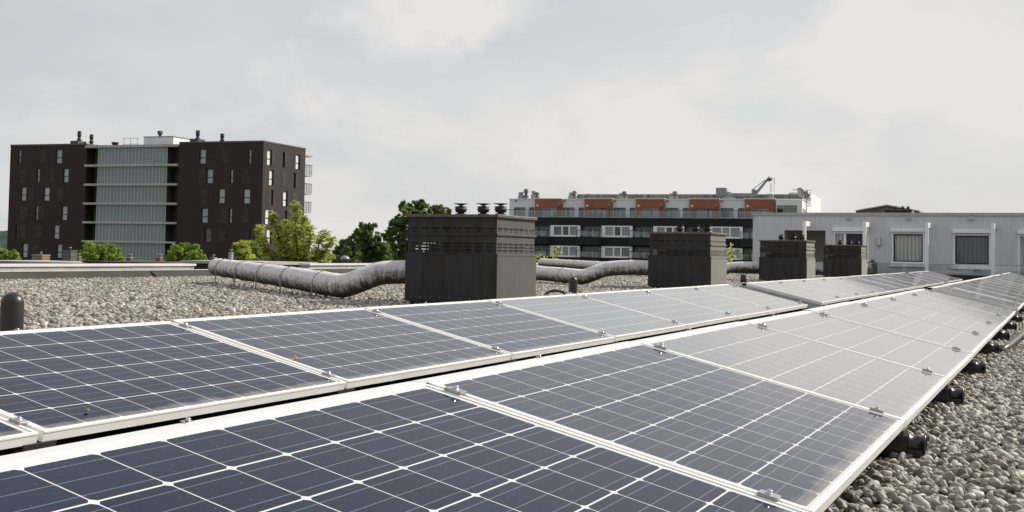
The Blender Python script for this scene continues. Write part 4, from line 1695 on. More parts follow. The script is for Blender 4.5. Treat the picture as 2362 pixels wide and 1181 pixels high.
        wo = m.build('window', 'dark_frame' if i % 2 else 'mullion_grey', ob)
        MB().quad((a_ + .07, f0 + .18, c_), (sp_ - .07, f0 + .18, c_), (sp_ - .07, f0 + .18, d_ - .07), (a_ + .07, f0 + .18, d_ - .07)).build('pane', 'pane_curtain', wo, fixn=False)
        MB().quad((sp_ + .07, f0 + .18, c_), (b_ - .08, f0 + .18, c_), (b_ - .08, f0 + .18, d_ - .12), (sp_ + .07, f0 + .18, d_ - .12)).build('pane', 'pane_pale', wo, fixn=False)
        MB().lathe([(.22, 0), (.20, .10), (.08, .18), (.0001, .2)], 12, (0, 0, 0)).build('wall_lamp', 'lamp_glass', ob)
        lm = [c for c in ob.children if c.name.startswith('wall_lamp')][0]
        lm.location = (A + w_ * .10, f0, fr.front(1450, 475.5, f0)[1])
        lm.rotation_euler = (R(90), 0, 0)
        if i < 4:
            MB().lathe([(.07, zbase), (.07, ztW - .9), (.12, ztW - .85), (.12, ztW - .6), (.0001, ztW - .6)], 8, (A + w_ * .91, f0 - .1, 0)).build('downpipe', 'steel_grey', ob)
    # weep holes in white sections
    for (a, b) in segs:
        A = Xp(a + 6)
        m = MB().lathe([(.16, 0), (.16, .12), (.0001, .12)], 10, (0, 0, 0)).build('overflow_spout', 'steel_grey', t)
        m.location = (A, yb, fr.front(1450, 463.0, yb)[1])
        m.rotation_euler = (R(90), 0, 0)
    # terrace glass railing
    g = MB().box(xl - 1.25, -3.6, 0.03, 0.05, z_deck + .1, z_deck + 1.0).build('terrace_glass', 'balustrade_glass', t)
    m = MB().box(xl - 1.25, -3.6, 0.0, .08, z_deck + 1.0, z_deck + 1.07)
    x = xl - 1.2
    while x < -3.8:
        m.box(x, x + .05, 0.0, .029, z_deck + .1, z_deck + 1.0)
        x += 1.9
    m.build('railing', 'dark_frame', g)
    # glass-block panel on the white end
    a, b = fr.front(1789.5, 482, -.02)[0] + .15, fr.front(1838.5, 482, -.02)[0]
    zt_ = fr.front(1815, 473.5, 0)[1]
    zb_ = fr.front(1815, 500, 0)[1]
    MB().box(a, b, -.06, -.005, zb_, zt_).build('glass_block_panel', 'glass_block', t)
    zd = fr.front(1800, 482, 0)[1]
    MB().box(a, a + (b - a) * .3, -.16, -.061, zb_, zd).build('stair_door', 'dark_frame', t)
    for (p0, p1) in ((1.0, 2.6), (3.6, 5.2)):
        MB().box(.005, .05, p0, p1, zb_, zt_ - .4).build('glass_block_panel', 'glass_block', t)
    # set-back concrete parapet strip
    yc = 5.0
    c0 = fr.front(1331, 452, yc)[0]
    zc0, zc1 = ztW + .12, fr.front(1500, 448.0, yc)[1]
    MB().box(c0, -0.4, yc, 12.5, zc0, zc1).build('roof_upstand', 'weathered_concrete', rf)
    # taller white end tower behind
    tw = max(16.0, fr.side(1893.5, 480, 0.0)[0])
    MB().box(-3.0, 0.0, 13.25, tw, ZG, fr.side(1885, 453.5, 0.0)[1]).build('stair_tower', 'white_wall', t)
    # chimney clusters
    for (x, y0, kind) in ((1202, 443, 1), (1213.5, 436, 0), (1232, 440, 1), (1239, 444, 0), (1318, 444, 1), (1325, 440.5, 0), (1340, 443.5, 2), (1434, 445, 1), (1440, 441.5, 0), (1453, 444, 2),
                          (1550, 445.5, 1), (1557, 441.5, 0), (1569, 444.5, 2)):
        ly = 3.0
        u, zt2 = fr.front(x, y0, ly)
        zb2 = ztW + .12
        h = zt2 - zb2
        m = MB()
        if kind == 1:
            m.box(u - .35, u + .35, ly - .35, ly + .35, zb2, zb2 + h * .55)
            m.lathe([(.28, h * .55), (.28, h * .72), (.38, h * .76), (.38, h * .9), (.25, h), (.0001, h)], 10, (u, ly, zb2))
        elif kind == 0:
            m.box(u - .3, u + .3, ly - .3, ly + .3, zb2, zb2 + h * .4)
            m.lathe([(.2, h * .4), (.22, h * .62), (.36, h * .66), (.36, h * .86), (.2, h * .9), (.3, h), (.0001, h)], 10, (u, ly, zb2))
        else:
            m.lathe([(.2, 0), (.2, h * .7), (.42, h * .78), (.3, h * .92), (.12, h), (.0001, h)], 10, (u, ly + 4, zb2))
        m.build('chimney_stack', ('gable_brown', 'steel_grey', 'chimney_dark')[kind], rf)
    # big round flue and ladder cage on the right end
    u, zt2 = fr.front(1846.5, 433, 4.0)
    MB().lathe([(.34, zc1 - .4), (.34, zt2 - .55), (.42, zt2 - .5), (.42, zt2 - .12), (.3, zt2), (.0001, zt2)], 16, (u, 4.0, 0)).build('round_flue', 'steel_grey', rf)
    m = MB()
    u, zt2 = fr.front(1868, 438, 4.5)
    for q in (0.15, .65):
        m.box(.15, .21, 4.2 + q, 4.26 + q, zbase, zt2)
    for k in range(16):
        zz = zbase + (zt2 - zbase) * k / 15
        m.box(.15, .20, 4.35, 4.87, zz - .03, zz + .03)
    for k in range(5):
        zz = zt2 - .1 - k * 1.0
        m.tube([(.2 + .55 * math.sin(a), 4.6 - .45 * math.cos(a), zz) for a in np.linspace(0, math.pi, 9)], .035, 6)
    m.tube([(.2, 4.2, zt2), (-1.6, 4.2, zt2)], .04, 6)
    m.tube([(.2, 4.8, zt2 - .6), (-1.6, 4.8, zt2 - .6)], .04, 6)
    m.build('cage_ladder', 'steel_grey', rf)
    for (x, y0) in ((1860.5, 444), (1870, 441), (1876, 445)):
        u, zt2 = fr.front(x, y0, 8.5)
        MB().lathe([(.28, zc1 - .3), (.28, zt2 - .5), (.4, zt2 - .45), (.4, zt2), (.0001, zt2)], 10, (min(u, -.2), 8.5, 0)).build('roof_vent', 'steel_grey', rf)
    # plants on terrace: dark chairs
    for x in (1370, 1385, 1668, 1676):
        u, _ = fr.front(x, 497, .7)
        m = MB().box(u - .3, u + .3, .5, .9, z_deck + .45, z_deck + .52).box(u - .3, u + .3, .88, .92, z_deck + .52, z_deck + .95)
        for sx in (-.27, .22):
            for sy in (.52, .84):
                m.box(u + sx, u + sx + .05, sy, sy + .05, z_deck + .1, z_deck + .45)
        co = m.build('terrace_chair', 'chimney_dark')
        co.matrix_world = Matrix.Translation((o0.x, o0.y, 0)) @ Matrix.Rotation(fr.yaw, 4, 'Z')
        tag(co, {1370: 'left terrace chair behind the glass rail of the orange-panelled top floor', 1385: 'right-hand terrace chair of the pair behind the rail at the second orange box',
                 1668: 'dark terrace chair just right of the fourth orange box', 1676: 'dark terrace chair below the middle window right of the fourth orange box'}[x], 'chair', 'chairs on the top terrace')
    # facade-access crane
    ly = 3.4
    cr = thing('rooftop_crane', 'grey rooftop access crane with raised jib on the orange-panelled block', 'crane', (o0.x, o0.y, 0), fr.yaw)

    def zq(x, y):
        return fr.front(x / 5.624 + 1500, y / 5.624 + 400, ly)
    zb2 = ztW + .12
    (a0, z0), (a1, z1) = zq(862, 285), zq(990, 190)
    m = MB()
    m.prism([(a0, ly - .8, zb2 + .5), (a1 + .3, ly - .8, zb2 + .5), (a1, ly - .8, z1), (a0, ly - .8, z1)], (0, 1.6, 0))
    m.build('cabin', 'crane_grey', cr)
    (a0, z0), (a1, z1) = zq(945, 318), zq(1090, 245)
    m = MB()
    m.box(a0, a1, ly - .9, ly + .9, zb2, zb2 + .3)
    m.box(a0 + .3, a1 - .2, ly - .7, ly + .7, zb2 + .3, z1 - .5)
    m.box(a0 + .5, a0 + 1.1, ly - .75, ly + .75, z1 - .5, z1)
    m.box(a1 - 1.0, a1 - .5, ly - .6, ly + .6, z1 - .5, z1 - .1)
    m.build('carriage', 'steel_grey', cr)
    (a0, z0), (a1, z1) = zq(1085, 285), zq(1370, 258)
    m = MB().box(a0 - .2, a1, ly - .35, ly + .35, z0, z1)
    m.box(a1 - .5, a1, ly - .4, ly + .4, z1, z1 + .5)
    m.build('main_beam', 'crane_grey', cr)
    (a0, z0), (a1, z1) = zq(1362, 270), zq(1540, 55)
    m = MB().tube([(a0, ly, z0), ((a0 + a1) / 2, ly, (z0 + z1) / 2), (a1, ly, z1)], .26, 8, radii=[.20, .17, .13])
    m.tube([(a0 - .5, ly, z0 + .5), (a1 - .5, ly, z1 - .3)], .05, 6)
    m.build('jib', 'crane_grey', cr)
    m = MB()
    p, q = zq(1540, 40), zq(1575, 105)
    m.prism([(p[0] - .5, ly - .3, p[1] - .6), (p[0], ly - .3, p[1]), (p[0] + .4, ly - .3, p[1] - .5), (q[0], ly - .3, q[1] + .5), (q[0] - .4, ly - .3, q[1])], (0, .6, 0))
    e = zq(1608, 60)
    m.tube([(p[0] + .2, ly, e[1]), (e[0], ly, e[1]), (e[0], ly, e[1] - .8)], .05, 6)
    m.build('jib_head', 'crane_grey', cr)
    m = MB()
    for xx in (1556, 1572):
        u, z_ = zq(xx, 110)
        m.tube([(u, ly, z_), (u, ly, zb2 + 1.0)], .03, 6)
    u, z_ = zq(1607, 80)
    m.tube([(u, ly, z_), (u, ly, zb2 + 1.0)], .03, 6)
    m.build('hoist_cable', 'steel_grey', cr)
    (a0, z0), (a1, z1) = zq(1518, 328), zq(1598, 268)
    MB().bevel_box(a0, a1, ly - .5, ly + .5, zb2, z1, .08).build('work_cradle', 'crane_grey', cr)


banded_block()


# ================================================================ RIGHT PENTHOUSE
def penthouse():
    Y = 49.0
    fr = Frame(Vector((0, Y, 0)), 0.0)
    t = thing('grey_penthouse', 'streaked pale grey rooftop apartment wall with large windows at right', 'building', (0, Y, 0))

    def q(x, y):
        return x / 3.568 + 1700, y / 3.568 + 380

    def rc(x0, y0, x1, y1, ly=0.0):
        a, b = q(x0, y0), q(x1, y1)
        return fr.rect(a[0], a[1], b[0], b[1], ly)
    ztop = fr.front(2050, 497.5)[1]
    x0 = fr.front(1736.5, 550)[0]
    x1 = 8.0
    zf = -0.95
    porch = (*rc(388, 540, 728, 820)[:2], zf, rc(388, 540, 728, 820)[3])
    w1 = rc(790, 552, 1085, 820)
    w1 = (w1[0], w1[1], zf, w1[3])
    w2 = rc(1270, 555, 1545, 815)
    w3 = rc(1778, 568, 2090, 835)
    w4 = rc(2310, 575, 2700, 900)
    w4 = (w4[0], w4[1], zf, w4[3])
    w = MB()
    w.wall(lambda a, d, z: (a, d, z), x0, x1, -3.0, ztop, [porch, w1, w2, w3, w4], .18)
    w.quad((x0, 0, -3), (x0, 9, -3), (x0, 9, ztop), (x0, 0, ztop))
    w.quad((x1, 0, -3), (x1, 9, -3), (x1, 9, ztop), (x1, 0, ztop))
    w.build('wall', 'streaked_wall', t, fixn=False)
    rf = MB().box(x0 - .05, x1 + .05, -.06, 9, ztop, ztop + .12).build('roof', 'kerb_grey', t)
    # porch niche
    m = MB()
    a, b, c, d = porch
    m.quad((a, 2.0, c), (b, 2.0, c), (b, 2.0, d), (a, 2.0, d))
    m.quad((a, 0.18, c), (a, 2.0, c), (a, 2.0, d), (a, 0.18, d))
    m.quad((b, 0.18, c), (b, 2.0, c), (b, 2.0, d), (b, 0.18, d))
    m.quad((a, .18, d), (b, .18, d), (b, 2, d), (a, 2, d))
    m.build('porch', 'beige_wall', t, fixn=False)
    MB().quad((a, 0, zf), (x1, 0, zf), (x1, -1.7, zf), (a, -1.7, zf))
    fl = MB().box(x0, x1, -1.8, 2.0, zf - .2, zf).build('terrace_floor', 'terrace_floor', t)

    def win(h, header, split, panes, sill=True, dark=False):
        a, b, c, d = h
        m = MB()
        f = .075
        m.box(a, a + f, .02, .16, c, d)
        m.box(b - f, b, .02, .16, c, d)
        m.box(a + f, b - f, .02, .16, d - f, d)
        m.box(a + f, b - f, .02, .16, c, c + f)
        if split:
            s_ = a + (b - a) * split
            m.box(s_ - .045, s_ + .045, .02, .16, c + f, d - f)
        wo = m.build('window', 'white_trim', t)
        if dark:
            m = MB()
            g = .05
            m.box(a + f, a + f + g, .05, .14, c + f, d - f)
            m.box(b - f - g, b - f, .05, .14, c + f, d - f)
            m.box(a + f + g, b - f - g, .05, .14, c + f, c + f + g)
            m.box(a + f + g, b - f - g, .05, .14, d - f - g, d - f)
            m.build('sash', 'dark_frame', wo)
        ed = [a + f] + ([a + (b - a) * split] if split else []) + [b - f]
        for k, pm in enumerate(panes):
            MB().quad((ed[k], .13, c + f), (ed[k + 1], .13, c + f), (ed[k + 1], .13, d - f), (ed[k], .13, d - f)).build('pane', pm, wo, fixn=False)
        hh = rc(*header)
        MB().bevel_box(hh[0], hh[1], -.16, -.002, hh[2], hh[3], .015).build('shutter_box', 'white_trim', wo)
        if sill:
            MB().box(a - .06, b + .06, -.10, .02, c - .12, c - .02).build('sill', 'white_trim', wo)
        return wo
    w_1 = win(w1, (790, 517, 1087, 548), .33, ['pane_curtain_near', 'screen_dark'], False)
    win(w2, (1268, 524, 1548, 551), None, ['pane_curtain_near'], True, True)
    win(w3, (1775, 533, 2092, 562), None, ['pane_screen'], True, True)
    win(w4, (2310, 540, 2700, 570), .3, ['pane_curtain_near', 'pane_curtain_near'], False)
    # heart ornament hung in the first window
    hx, hz = fr.front(*q(843, 640), .1)
    pts = []
    for k in range(29):
        a_ = 2 * math.pi * k / 28
        pts.append((hx + .0075 * 16 * math.sin(a_) ** 3 * .62, .10, hz + .0075 * .62 * (13 * math.cos(a_) - 5 * math.cos(2 * a_) - 2 * math.cos(3 * a_) - math.cos(4 * a_))))
    hm_ = MB().tube(pts, .014, 6)
    ho = hm_.build('heart_ornament', 'steel_grey')
    ho.location = (0, Y, 0)
    tag(ho, 'grey wicker heart ornament hanging in the left penthouse window', 'ornament')
    # bulkhead lamp
    a, b, c, d = rc(1155, 597, 1187, 668)
    lm = MB().bevel_box(a, b, -.12, -.001, c, d, .015).build('wall_lamp', 'concrete', t)
    MB().box(a + .02, b - .02, -.135, -.121, c + .04, d - .04).build('lamp_glass', 'lamp_glass', lm)
    # overflow hoods with stains below
    for (h0, h1) in ((900, 943), (1388, 1433), (1898, 1946)):
        a, b, c, d = rc(h0, 436, h1, 452)
        hd = MB().prism([(a, -.12, c), (a, 0, c), (a, 0, d), (a, -.05, d)], (b - a, 0, 0)).build('overflow_hood', 'concrete', t)
    # L-shaped terrace posts with arms back to the wall
    yp = -1.45
    tops = [(556, 463), (1050, 469), (1562, 475), (2105, 481), (2640, 487)]
    for (px_, pz_) in tops:
        u, zt = fr.front(*q(px_, pz_), yp)
        m = MB()
        m.bevel_box(u - .065, u + .065, yp - .065, yp + .055, zf, zt, .008)
        m.bevel_box(u - .045, u + .045, yp + .055, -.001, zt - .2, zt - .002, .006)
        m.build('terrace_post', 'white_trim', t)
    # balustrade
    rz = fr.front(*q(1330, 815), yp)[1]
    a0 = porch[0]
    bl = MB().box(a0, x1, yp - .012, yp + .002, -.55, rz).build('balustrade_glass', 'balustrade_glass', t)
    m = MB().box(a0, x1, yp - .02, yp + .01, rz, rz + .022)
    m.build('hand_rail', 'steel_grey', bl)
    m = MB()
    for k in range(12):
        xx = a0 + (x1 - a0) * k / 11
        m.box(xx - .014, xx + .014, yp - .030, yp - .0125, -.55, -.17)
    m.build('glass_clip', 'aluminium', bl)
    # white ledge hugging the wall base under the second window
    MB().box(x0, x1, yp - .25, yp - .03, -1.2, -.42).build('terrace_edge', 'concrete', t)
    # planter pot with a little plant
    u, zz = fr.front(*q(1117, 800), -.9)
    pt = thing('plant_pot', 'weathered cone-shaped plant pot on the terrace below the wall lamp', 'plant pot', (u, Y - .9, zf))
    h = zz - zf
    MB().lathe([(.24, 0), (.26, h * .45), (.20, h * .7), (.17, h * .97), (.20, h), (.15, h), (.14, h - .05), (.0001, h - .05)], 20).build('pot', 'pot_clay', pt)
    lf = MB()
    for k in range(40):
        a_ = rnd.uniform(0, 6.28)
        e = rnd.uniform(.2, 1.3)
        d = Vector((math.cos(a_) * math.cos(e), math.sin(a_) * math.cos(e), math.sin(e)))
        s_ = d.cross(Vector((0, 0, 1))).normalized() * .025
        p = Vector((0, 0, h - .04))
        l_ = rnd.uniform(.1, .2)
        lf.add([p, p + d * l_ * .5 + s_, p + d * l_, p + d * l_ * .5 - s_], [(0, 1, 2, 3)])
    lf.build('foliage', 'leaf_dark', pt, fixn=False)

    # low wall with grasses between the housings, in front of the penthouse
    yw = 46.3
    a_ = on_y(1640, 620, yw).x
    b_ = on_y(1990, 620, yw).x
    zt_ = on_y(1710, 609.5, yw).z
    lw = MB().box(a_, b_, yw, yw + .25, -1.2, zt_).build('low_wall', 'streaked_wall')
    tag(lw, 'low streaked grey wall behind dark grasses between the second and third housings', 'wall')
    gr = MB()
    rg = random.Random(9)
    for k in range(5200):
        x = rg.uniform(a_, b_)
        y = yw - rg.uniform(.05, .9)
        hh = rg.uniform(.10, .36) * (0.75 + .45 * math.sin(x * 5.1) * math.sin(x * 2.3 + 1))
        lean = Vector((rg.gauss(0, .3), rg.gauss(0, .3), 1)).normalized()
        p = Vector((x, y, -.16))
        s_ = Vector((rg.uniform(-1, 1), rg.uniform(-1, 1), 0)).normalized() * .011
        gr.add([p - s_, p + s_, p + lean * hh], [(0, 1, 2)])
    go_ = gr.build('grass_strip', 'hedge_dark', fixn=False)
    tag(go_, 'strip of dark dry grasses before the low streaked wall', 'grass', kind='stuff')
    # gable roof beyond with a small dark housing
    Yg = 62.0
    fg = Frame(Vector((0, Yg, 0)), 0.0)
    gt = thing('gabled_rooftop', 'brown low-gabled roof storey rising behind the penthouse wall', 'building', (0, Yg, 0))
    A, B, C = fg.front(*q(978, 384)), fg.front(*q(1238, 338)), fg.front(*q(1505, 388))
    MB().prism([(A[0], 0, -2), (C[0], 0, -2), (C[0], 0, C[1]), (B[0], 0, B[1]), (A[0], 0, A[1])], (0, 8, 0)).build('gable_wall', 'gable_brown', gt)
    m = MB()
    for (p, r_) in ((A, B), (B, C)):
        m.prism([(p[0], -.15, p[1] + .005), (r_[0], -.15, r_[1] + .005), (r_[0], -.15, r_[1] + .06), (p[0], -.15, p[1] + .06)], (0, 8.3, 0))
    m.build('roof', 'kerb_grey', gt)
    h5 = copy_tree(hp)
    u = fg.front(*q(1325, 365), -2.5)
    h5.location = (u[0], Yg - 2.5, u[1] - 1.03)
    tag(h5, 'tiny far ventilation housing standing before the brown gable on the penthouse roof', 'ventilation housing')
    MB().box(u[0] - 1.5, u[0] + 1.5, -2.8, -.2, -2, u[1] - 1.03 + G).build('housing_platform', 'tar_roof', gt)


penthouse()


# ================================================================ NEIGHBOURING ROOF EDGES AND CHIMNEYS
def pbox(px0, px1, py0, py1, dep, dy, zlow=None):
    """axis-aligned box standing dep metres out: returns world extents from where its front face shows"""
    c = at_depth((px0 + px1) / 2, (py0 + py1) / 2, dep)
    a, b = on_y(px0, py1, c.y), on_y(px1, py1, c.y)
    t = on_y((px0 + px1) / 2, py0, c.y).z
    s = on_y((px0 + px1) / 2, py1, c.y).z if zlow is None else zlow
    return a.x, b.x, c.y, c.y + dy, s, t


def edge_roof(label, px0, px1, py0, py1, dep, dy, m1, m2, cop):
    x0, x1, y0, y1, s, t_ = pbox(px0, px1, py0, py1, dep, dy, ZG)
    o = thing('neighbour_roof', label, 'roof edge', (x0, y0, ZG))
    MB().box(0, x1 - x0, 0, y1 - y0, 0, t_ - ZG - cop).build('wall', m1, o)
    MB().box(-.05, x1 - x0 + .05, -.05, y1 - y0 + .05, t_ - ZG - cop, t_ - ZG).build('coping', m2, o)


edge_roof('grey concrete roof edge of the neighbour below the left end of the tower', -60, 197, 603, 614, 44, 3, 'concrete', 'concrete', .06)
edge_roof('dark bitumen roof edge between the two round green trees', 192, 424, 604.5, 616, 42, 3, 'bitumen', 'tar_roof', .05)
edge_roof('pale-coped dark roof edge behind the rounded duct end', 420, 608, 602.5, 622, 40, 3, 'bitumen', 'kerb_grey', .09)
edge_roof('dark low roof edge below the dark bushy trees', 752, 960, 611, 620, 46, 3, 'bitumen', 'tar_roof', .05)
edge_roof('clay tiled roof edge glimpsed between two brick chimneys', 296, 372, 604.0, 612, 52, 4, 'red_brick', 'clay_tile', .16)


def chimney(label, px0, px1, py0, py1, dep, dy, m, cap, pots=1, capm='concrete'):
    pw = px1 - px0
    dy = 0.42 * pw * dep / FPX / 0.7
    x0, x1, y0, y1, s, t_ = pbox(px0, px0 + 0.58 * pw, py0, py1, dep, dy)
    s = s - 6
    o = thing('chimney', label, 'chimney', ((x0 + x1) / 2, (y0 + y1) / 2, s))
    hx, hy, h = (x1 - x0) / 2, (y1 - y0) / 2, t_ - s
    MB().box(-hx, hx, -hy, hy, 0, h - cap * .6).build('shaft', m, o)
    cap *= .6
    MB().bevel_box(-hx - .02, hx + .02, -hy - .02, hy + .02, h - cap, h, .01).build('cap', capm, o)
    for k in range(pots):
        u = (k - (pots - 1) / 2) * hx
        MB().lathe([(.05, 0), (.045, .09), (.065, .10), (.065, .14), (.0001, .145)], 12, (u, 0, h)).build('pot', 'steel_grey', o)


chimney('broad brick chimney with pale capstone at the foot of the tower', 73, 113, 587.5, 606, 60, 1.0, 'yellow_brick', .07)
chimney('tall dark slate-clad chimney left of the green bush', 144, 176, 577, 608, 55, .9, 'grey_block', .06, 1, 'chimney_dark')
chimney('small yellow brick chimney stub right of the slate-clad chimney', 176, 187, 591.5, 606, 58, .5, 'yellow_brick', .05)
chimney('brick chimney standing left below the glazed stair strip', 290, 307, 593, 610, 58, .6, 'red_brick', .05, 2)
chimney('brick chimney beside the second round green tree', 359, 376, 593, 610, 58, .6, 'red_brick', .05, 2)
chimney('low brick chimney just left of the rounded duct end', 485, 500, 594, 608, 58, .5, 'red_brick', .05)
chimney('slim grey concrete chimney above the rounded duct end', 526.5, 538.5, 582, 606, 54, .5, 'concrete', .05)
chimney('grey concrete pier right of the yellow-green tree', 754, 764, 578, 614, 50, .4, 'concrete', .05, 0)
p = at_depth(795, 607, 43)
rv = MB().lathe([(.10, -.5), (.10, .10), (.18, .12), (.16, .20), (.09, .26), (.0001, .28)], 16, tuple(p)).build('roof_ventilator', 'steel_grey')
tag(rv, 'small mushroom roof ventilator beyond the pale kerb', 'ventilator')


# ================================================================ TREES
def leafy(mb, c, n, rad, size, rg, squash=1.0, droop=0.0, shell=0.55):
    for _ in range(n):
        while True:
            d = Vector((rg.uniform(-1, 1), rg.uniform(-1, 1), rg.uniform(-1, 1)))
            if 0.05 < d.length < 1:
                break
        rr = d.length ** shell
        d = d.normalized() * rr
        p = c + Vector((d.x * rad, d.y * rad, d.z * rad * squash))
        nrm = (d.normalized() + Vector((rg.gauss(0, .6), rg.gauss(0, .6), rg.gauss(0, .6) + .4))).normalized()
        a = nrm.cross(Vector((rg.gauss(0, 1), rg.gauss(0, 1), rg.gauss(0, 1) - droop))).normalized()
        b = nrm.cross(a)
        s = size * rg.uniform(.6, 1.3)
        mb.add([p - a * s, p - b * s * .45, p + a * s, p + b * s * .45], [(0, 1, 2, 3)])


def blob_tree(name, label, blobs, dep, leaf, m, seed, n_per, group=None, base=None, size=None, gap=0.7):
    """blobs: (px, py, radius px); built as clumps of leaves round each, at its own depth"""
    rg = random.Random(seed)
    s = dep / FPX
    cx_ = sum(b[0] for b in blobs) / len(blobs)
    bot = at_depth(cx_, max(b[1] + b[2] for b in blobs), dep)
    t = thing(name, label, 'tree', (bot.x, bot.y, ZG), group=group)
    off = -Vector((bot.x, bot.y, ZG))
    cr, tk = MB(), MB()
    tip = Vector((bot.x, bot.y, bot.z)) + off
    if 'bright' in label or 'mid green' in label:
        blobs = [(a_, b_ - 1.5, c_ * 1.12) for a_, b_, c_ in blobs]
    tk.tube([Vector((0, 0, 0)), Vector((.1, 0, tip.z * .5)), tip], .3, 9, radii=[.32, .24, .15])
    for (px_, py_, r_) in blobs:
        R_ = r_ * s
        c = at_depth(px_, py_, dep + rg.uniform(-1, 1) * R_ * 1.2) + off
        tk.tube([tip - Vector((0, 0, .4)), (tip + c) / 2 + Vector((0, 0, .2 * R_)), c], .08, 6, radii=[.12, .07, .03])
        # clumps
        k = max(5, int(n_per * (r_ / 14) ** 1.5))
        for _ in range(k):
            while True:
                d = Vector((rg.uniform(-1, 1), rg.uniform(-1, 1), rg.uniform(-1, 1)))
                if .1 < d.length < 1:
                    break
            d = d.normalized() * d.length ** .45
            cc = c + d * R_ * .95
            leafy(cr, cc, 15, R_ * rg.uniform(.14, .32), (size or leaf) * rg.uniform(.55, 1.0), rg, .8)
    cr.build('crown', m, t, fixn=False)
    tk.build('trunk', 'bark', t)
    return t


gg = 'round green trees below the dark tower'
blob_tree('green_tree', 'bright green feathery bush at the left picture edge below the tower', [(6, 588, 18), (30, 592, 12), (14, 600, 14), (-12, 585, 16), (38, 598, 7)], 75, .16, 'leaf_green', 1, 16, gg)
blob_tree('green_tree', 'rounded bright green tree between the slate chimney and the glazed stair strip', [(208, 578, 17), (225, 584, 18), (250, 582, 17), (266, 590, 15), (196, 590, 13), (235, 594, 18), (277, 598, 9), (215, 598, 14), (258, 600, 12)], 78, .16, 'leaf_green', 2, 16, gg)
blob_tree('green_tree', 'rounded bright green tree under the right half of the tower', [(405, 582, 15), (425, 578, 16), (446, 582, 16), (460, 592, 13), (393, 594, 14), (420, 595, 18), (445, 598, 16), (470, 600, 7), (384, 601, 9)], 78, .16, 'leaf_green', 3, 16, gg)
blob_tree('green_tree', 'mid green tree tucked behind the left of the yellow-green tree', [(552, 570, 14), (570, 578, 18), (545, 588, 12), (590, 576, 17), (560, 594, 16), (600, 592, 16)], 62, .14, 'leaf_green', 4, 16, gg)
dk = 'dark dense trees beyond the roof'
blob_tree('dark_tree', 'dark green dense tree with a peaked crown right of the yellow-green tree', [(846, 530, 14), (838, 546, 22), (860, 552, 19), (815, 560, 20), (845, 572, 27), (790, 578, 18), (868, 580, 22), (812, 588, 24), (778, 592, 16), (840, 596, 24), (872, 600, 20), (800, 566, 16), (884, 575, 18), (890, 596, 18), (826, 540, 14), (858, 522, 9), (838, 520, 8)], 92, .24, 'leaf_dark', 5, 20, dk)
blob_tree('dark_tree', 'tallest dark tree, its crown rising left of the black housing', [(956, 482, 20), (938, 496, 20), (975, 490, 20), (920, 510, 17), (945, 520, 26), (915, 535, 19), (938, 552, 26), (905, 560, 14), (925, 580, 24), (900, 588, 16), (945, 590, 22), (985, 510, 20), (965, 540, 22), (895, 545, 14), (908, 522, 12), (930, 476, 10), (968, 470, 10), (890, 604, 16), (920, 602, 18)], 98, .26, 'leaf_dark', 6, 20, dk)
blob_tree('dark_tree', 'small rounded tree crown peeping over the top of the black housing', [(1000, 488, 14), (1016, 484, 14), (1028, 490, 11), (1012, 500, 18), (992, 500, 12)], 100, .24, 'leaf_dark_warm', 7, 20, dk)
blob_tree('brown_shrub', 'brownish low shrubbery at the foot of the peaked dark tree', [(780, 598, 10), (800, 600, 11), (822, 602, 11), (765, 604, 8), (812, 608, 10)], 70, .16, 'leaf_dark_warm', 8, 14)


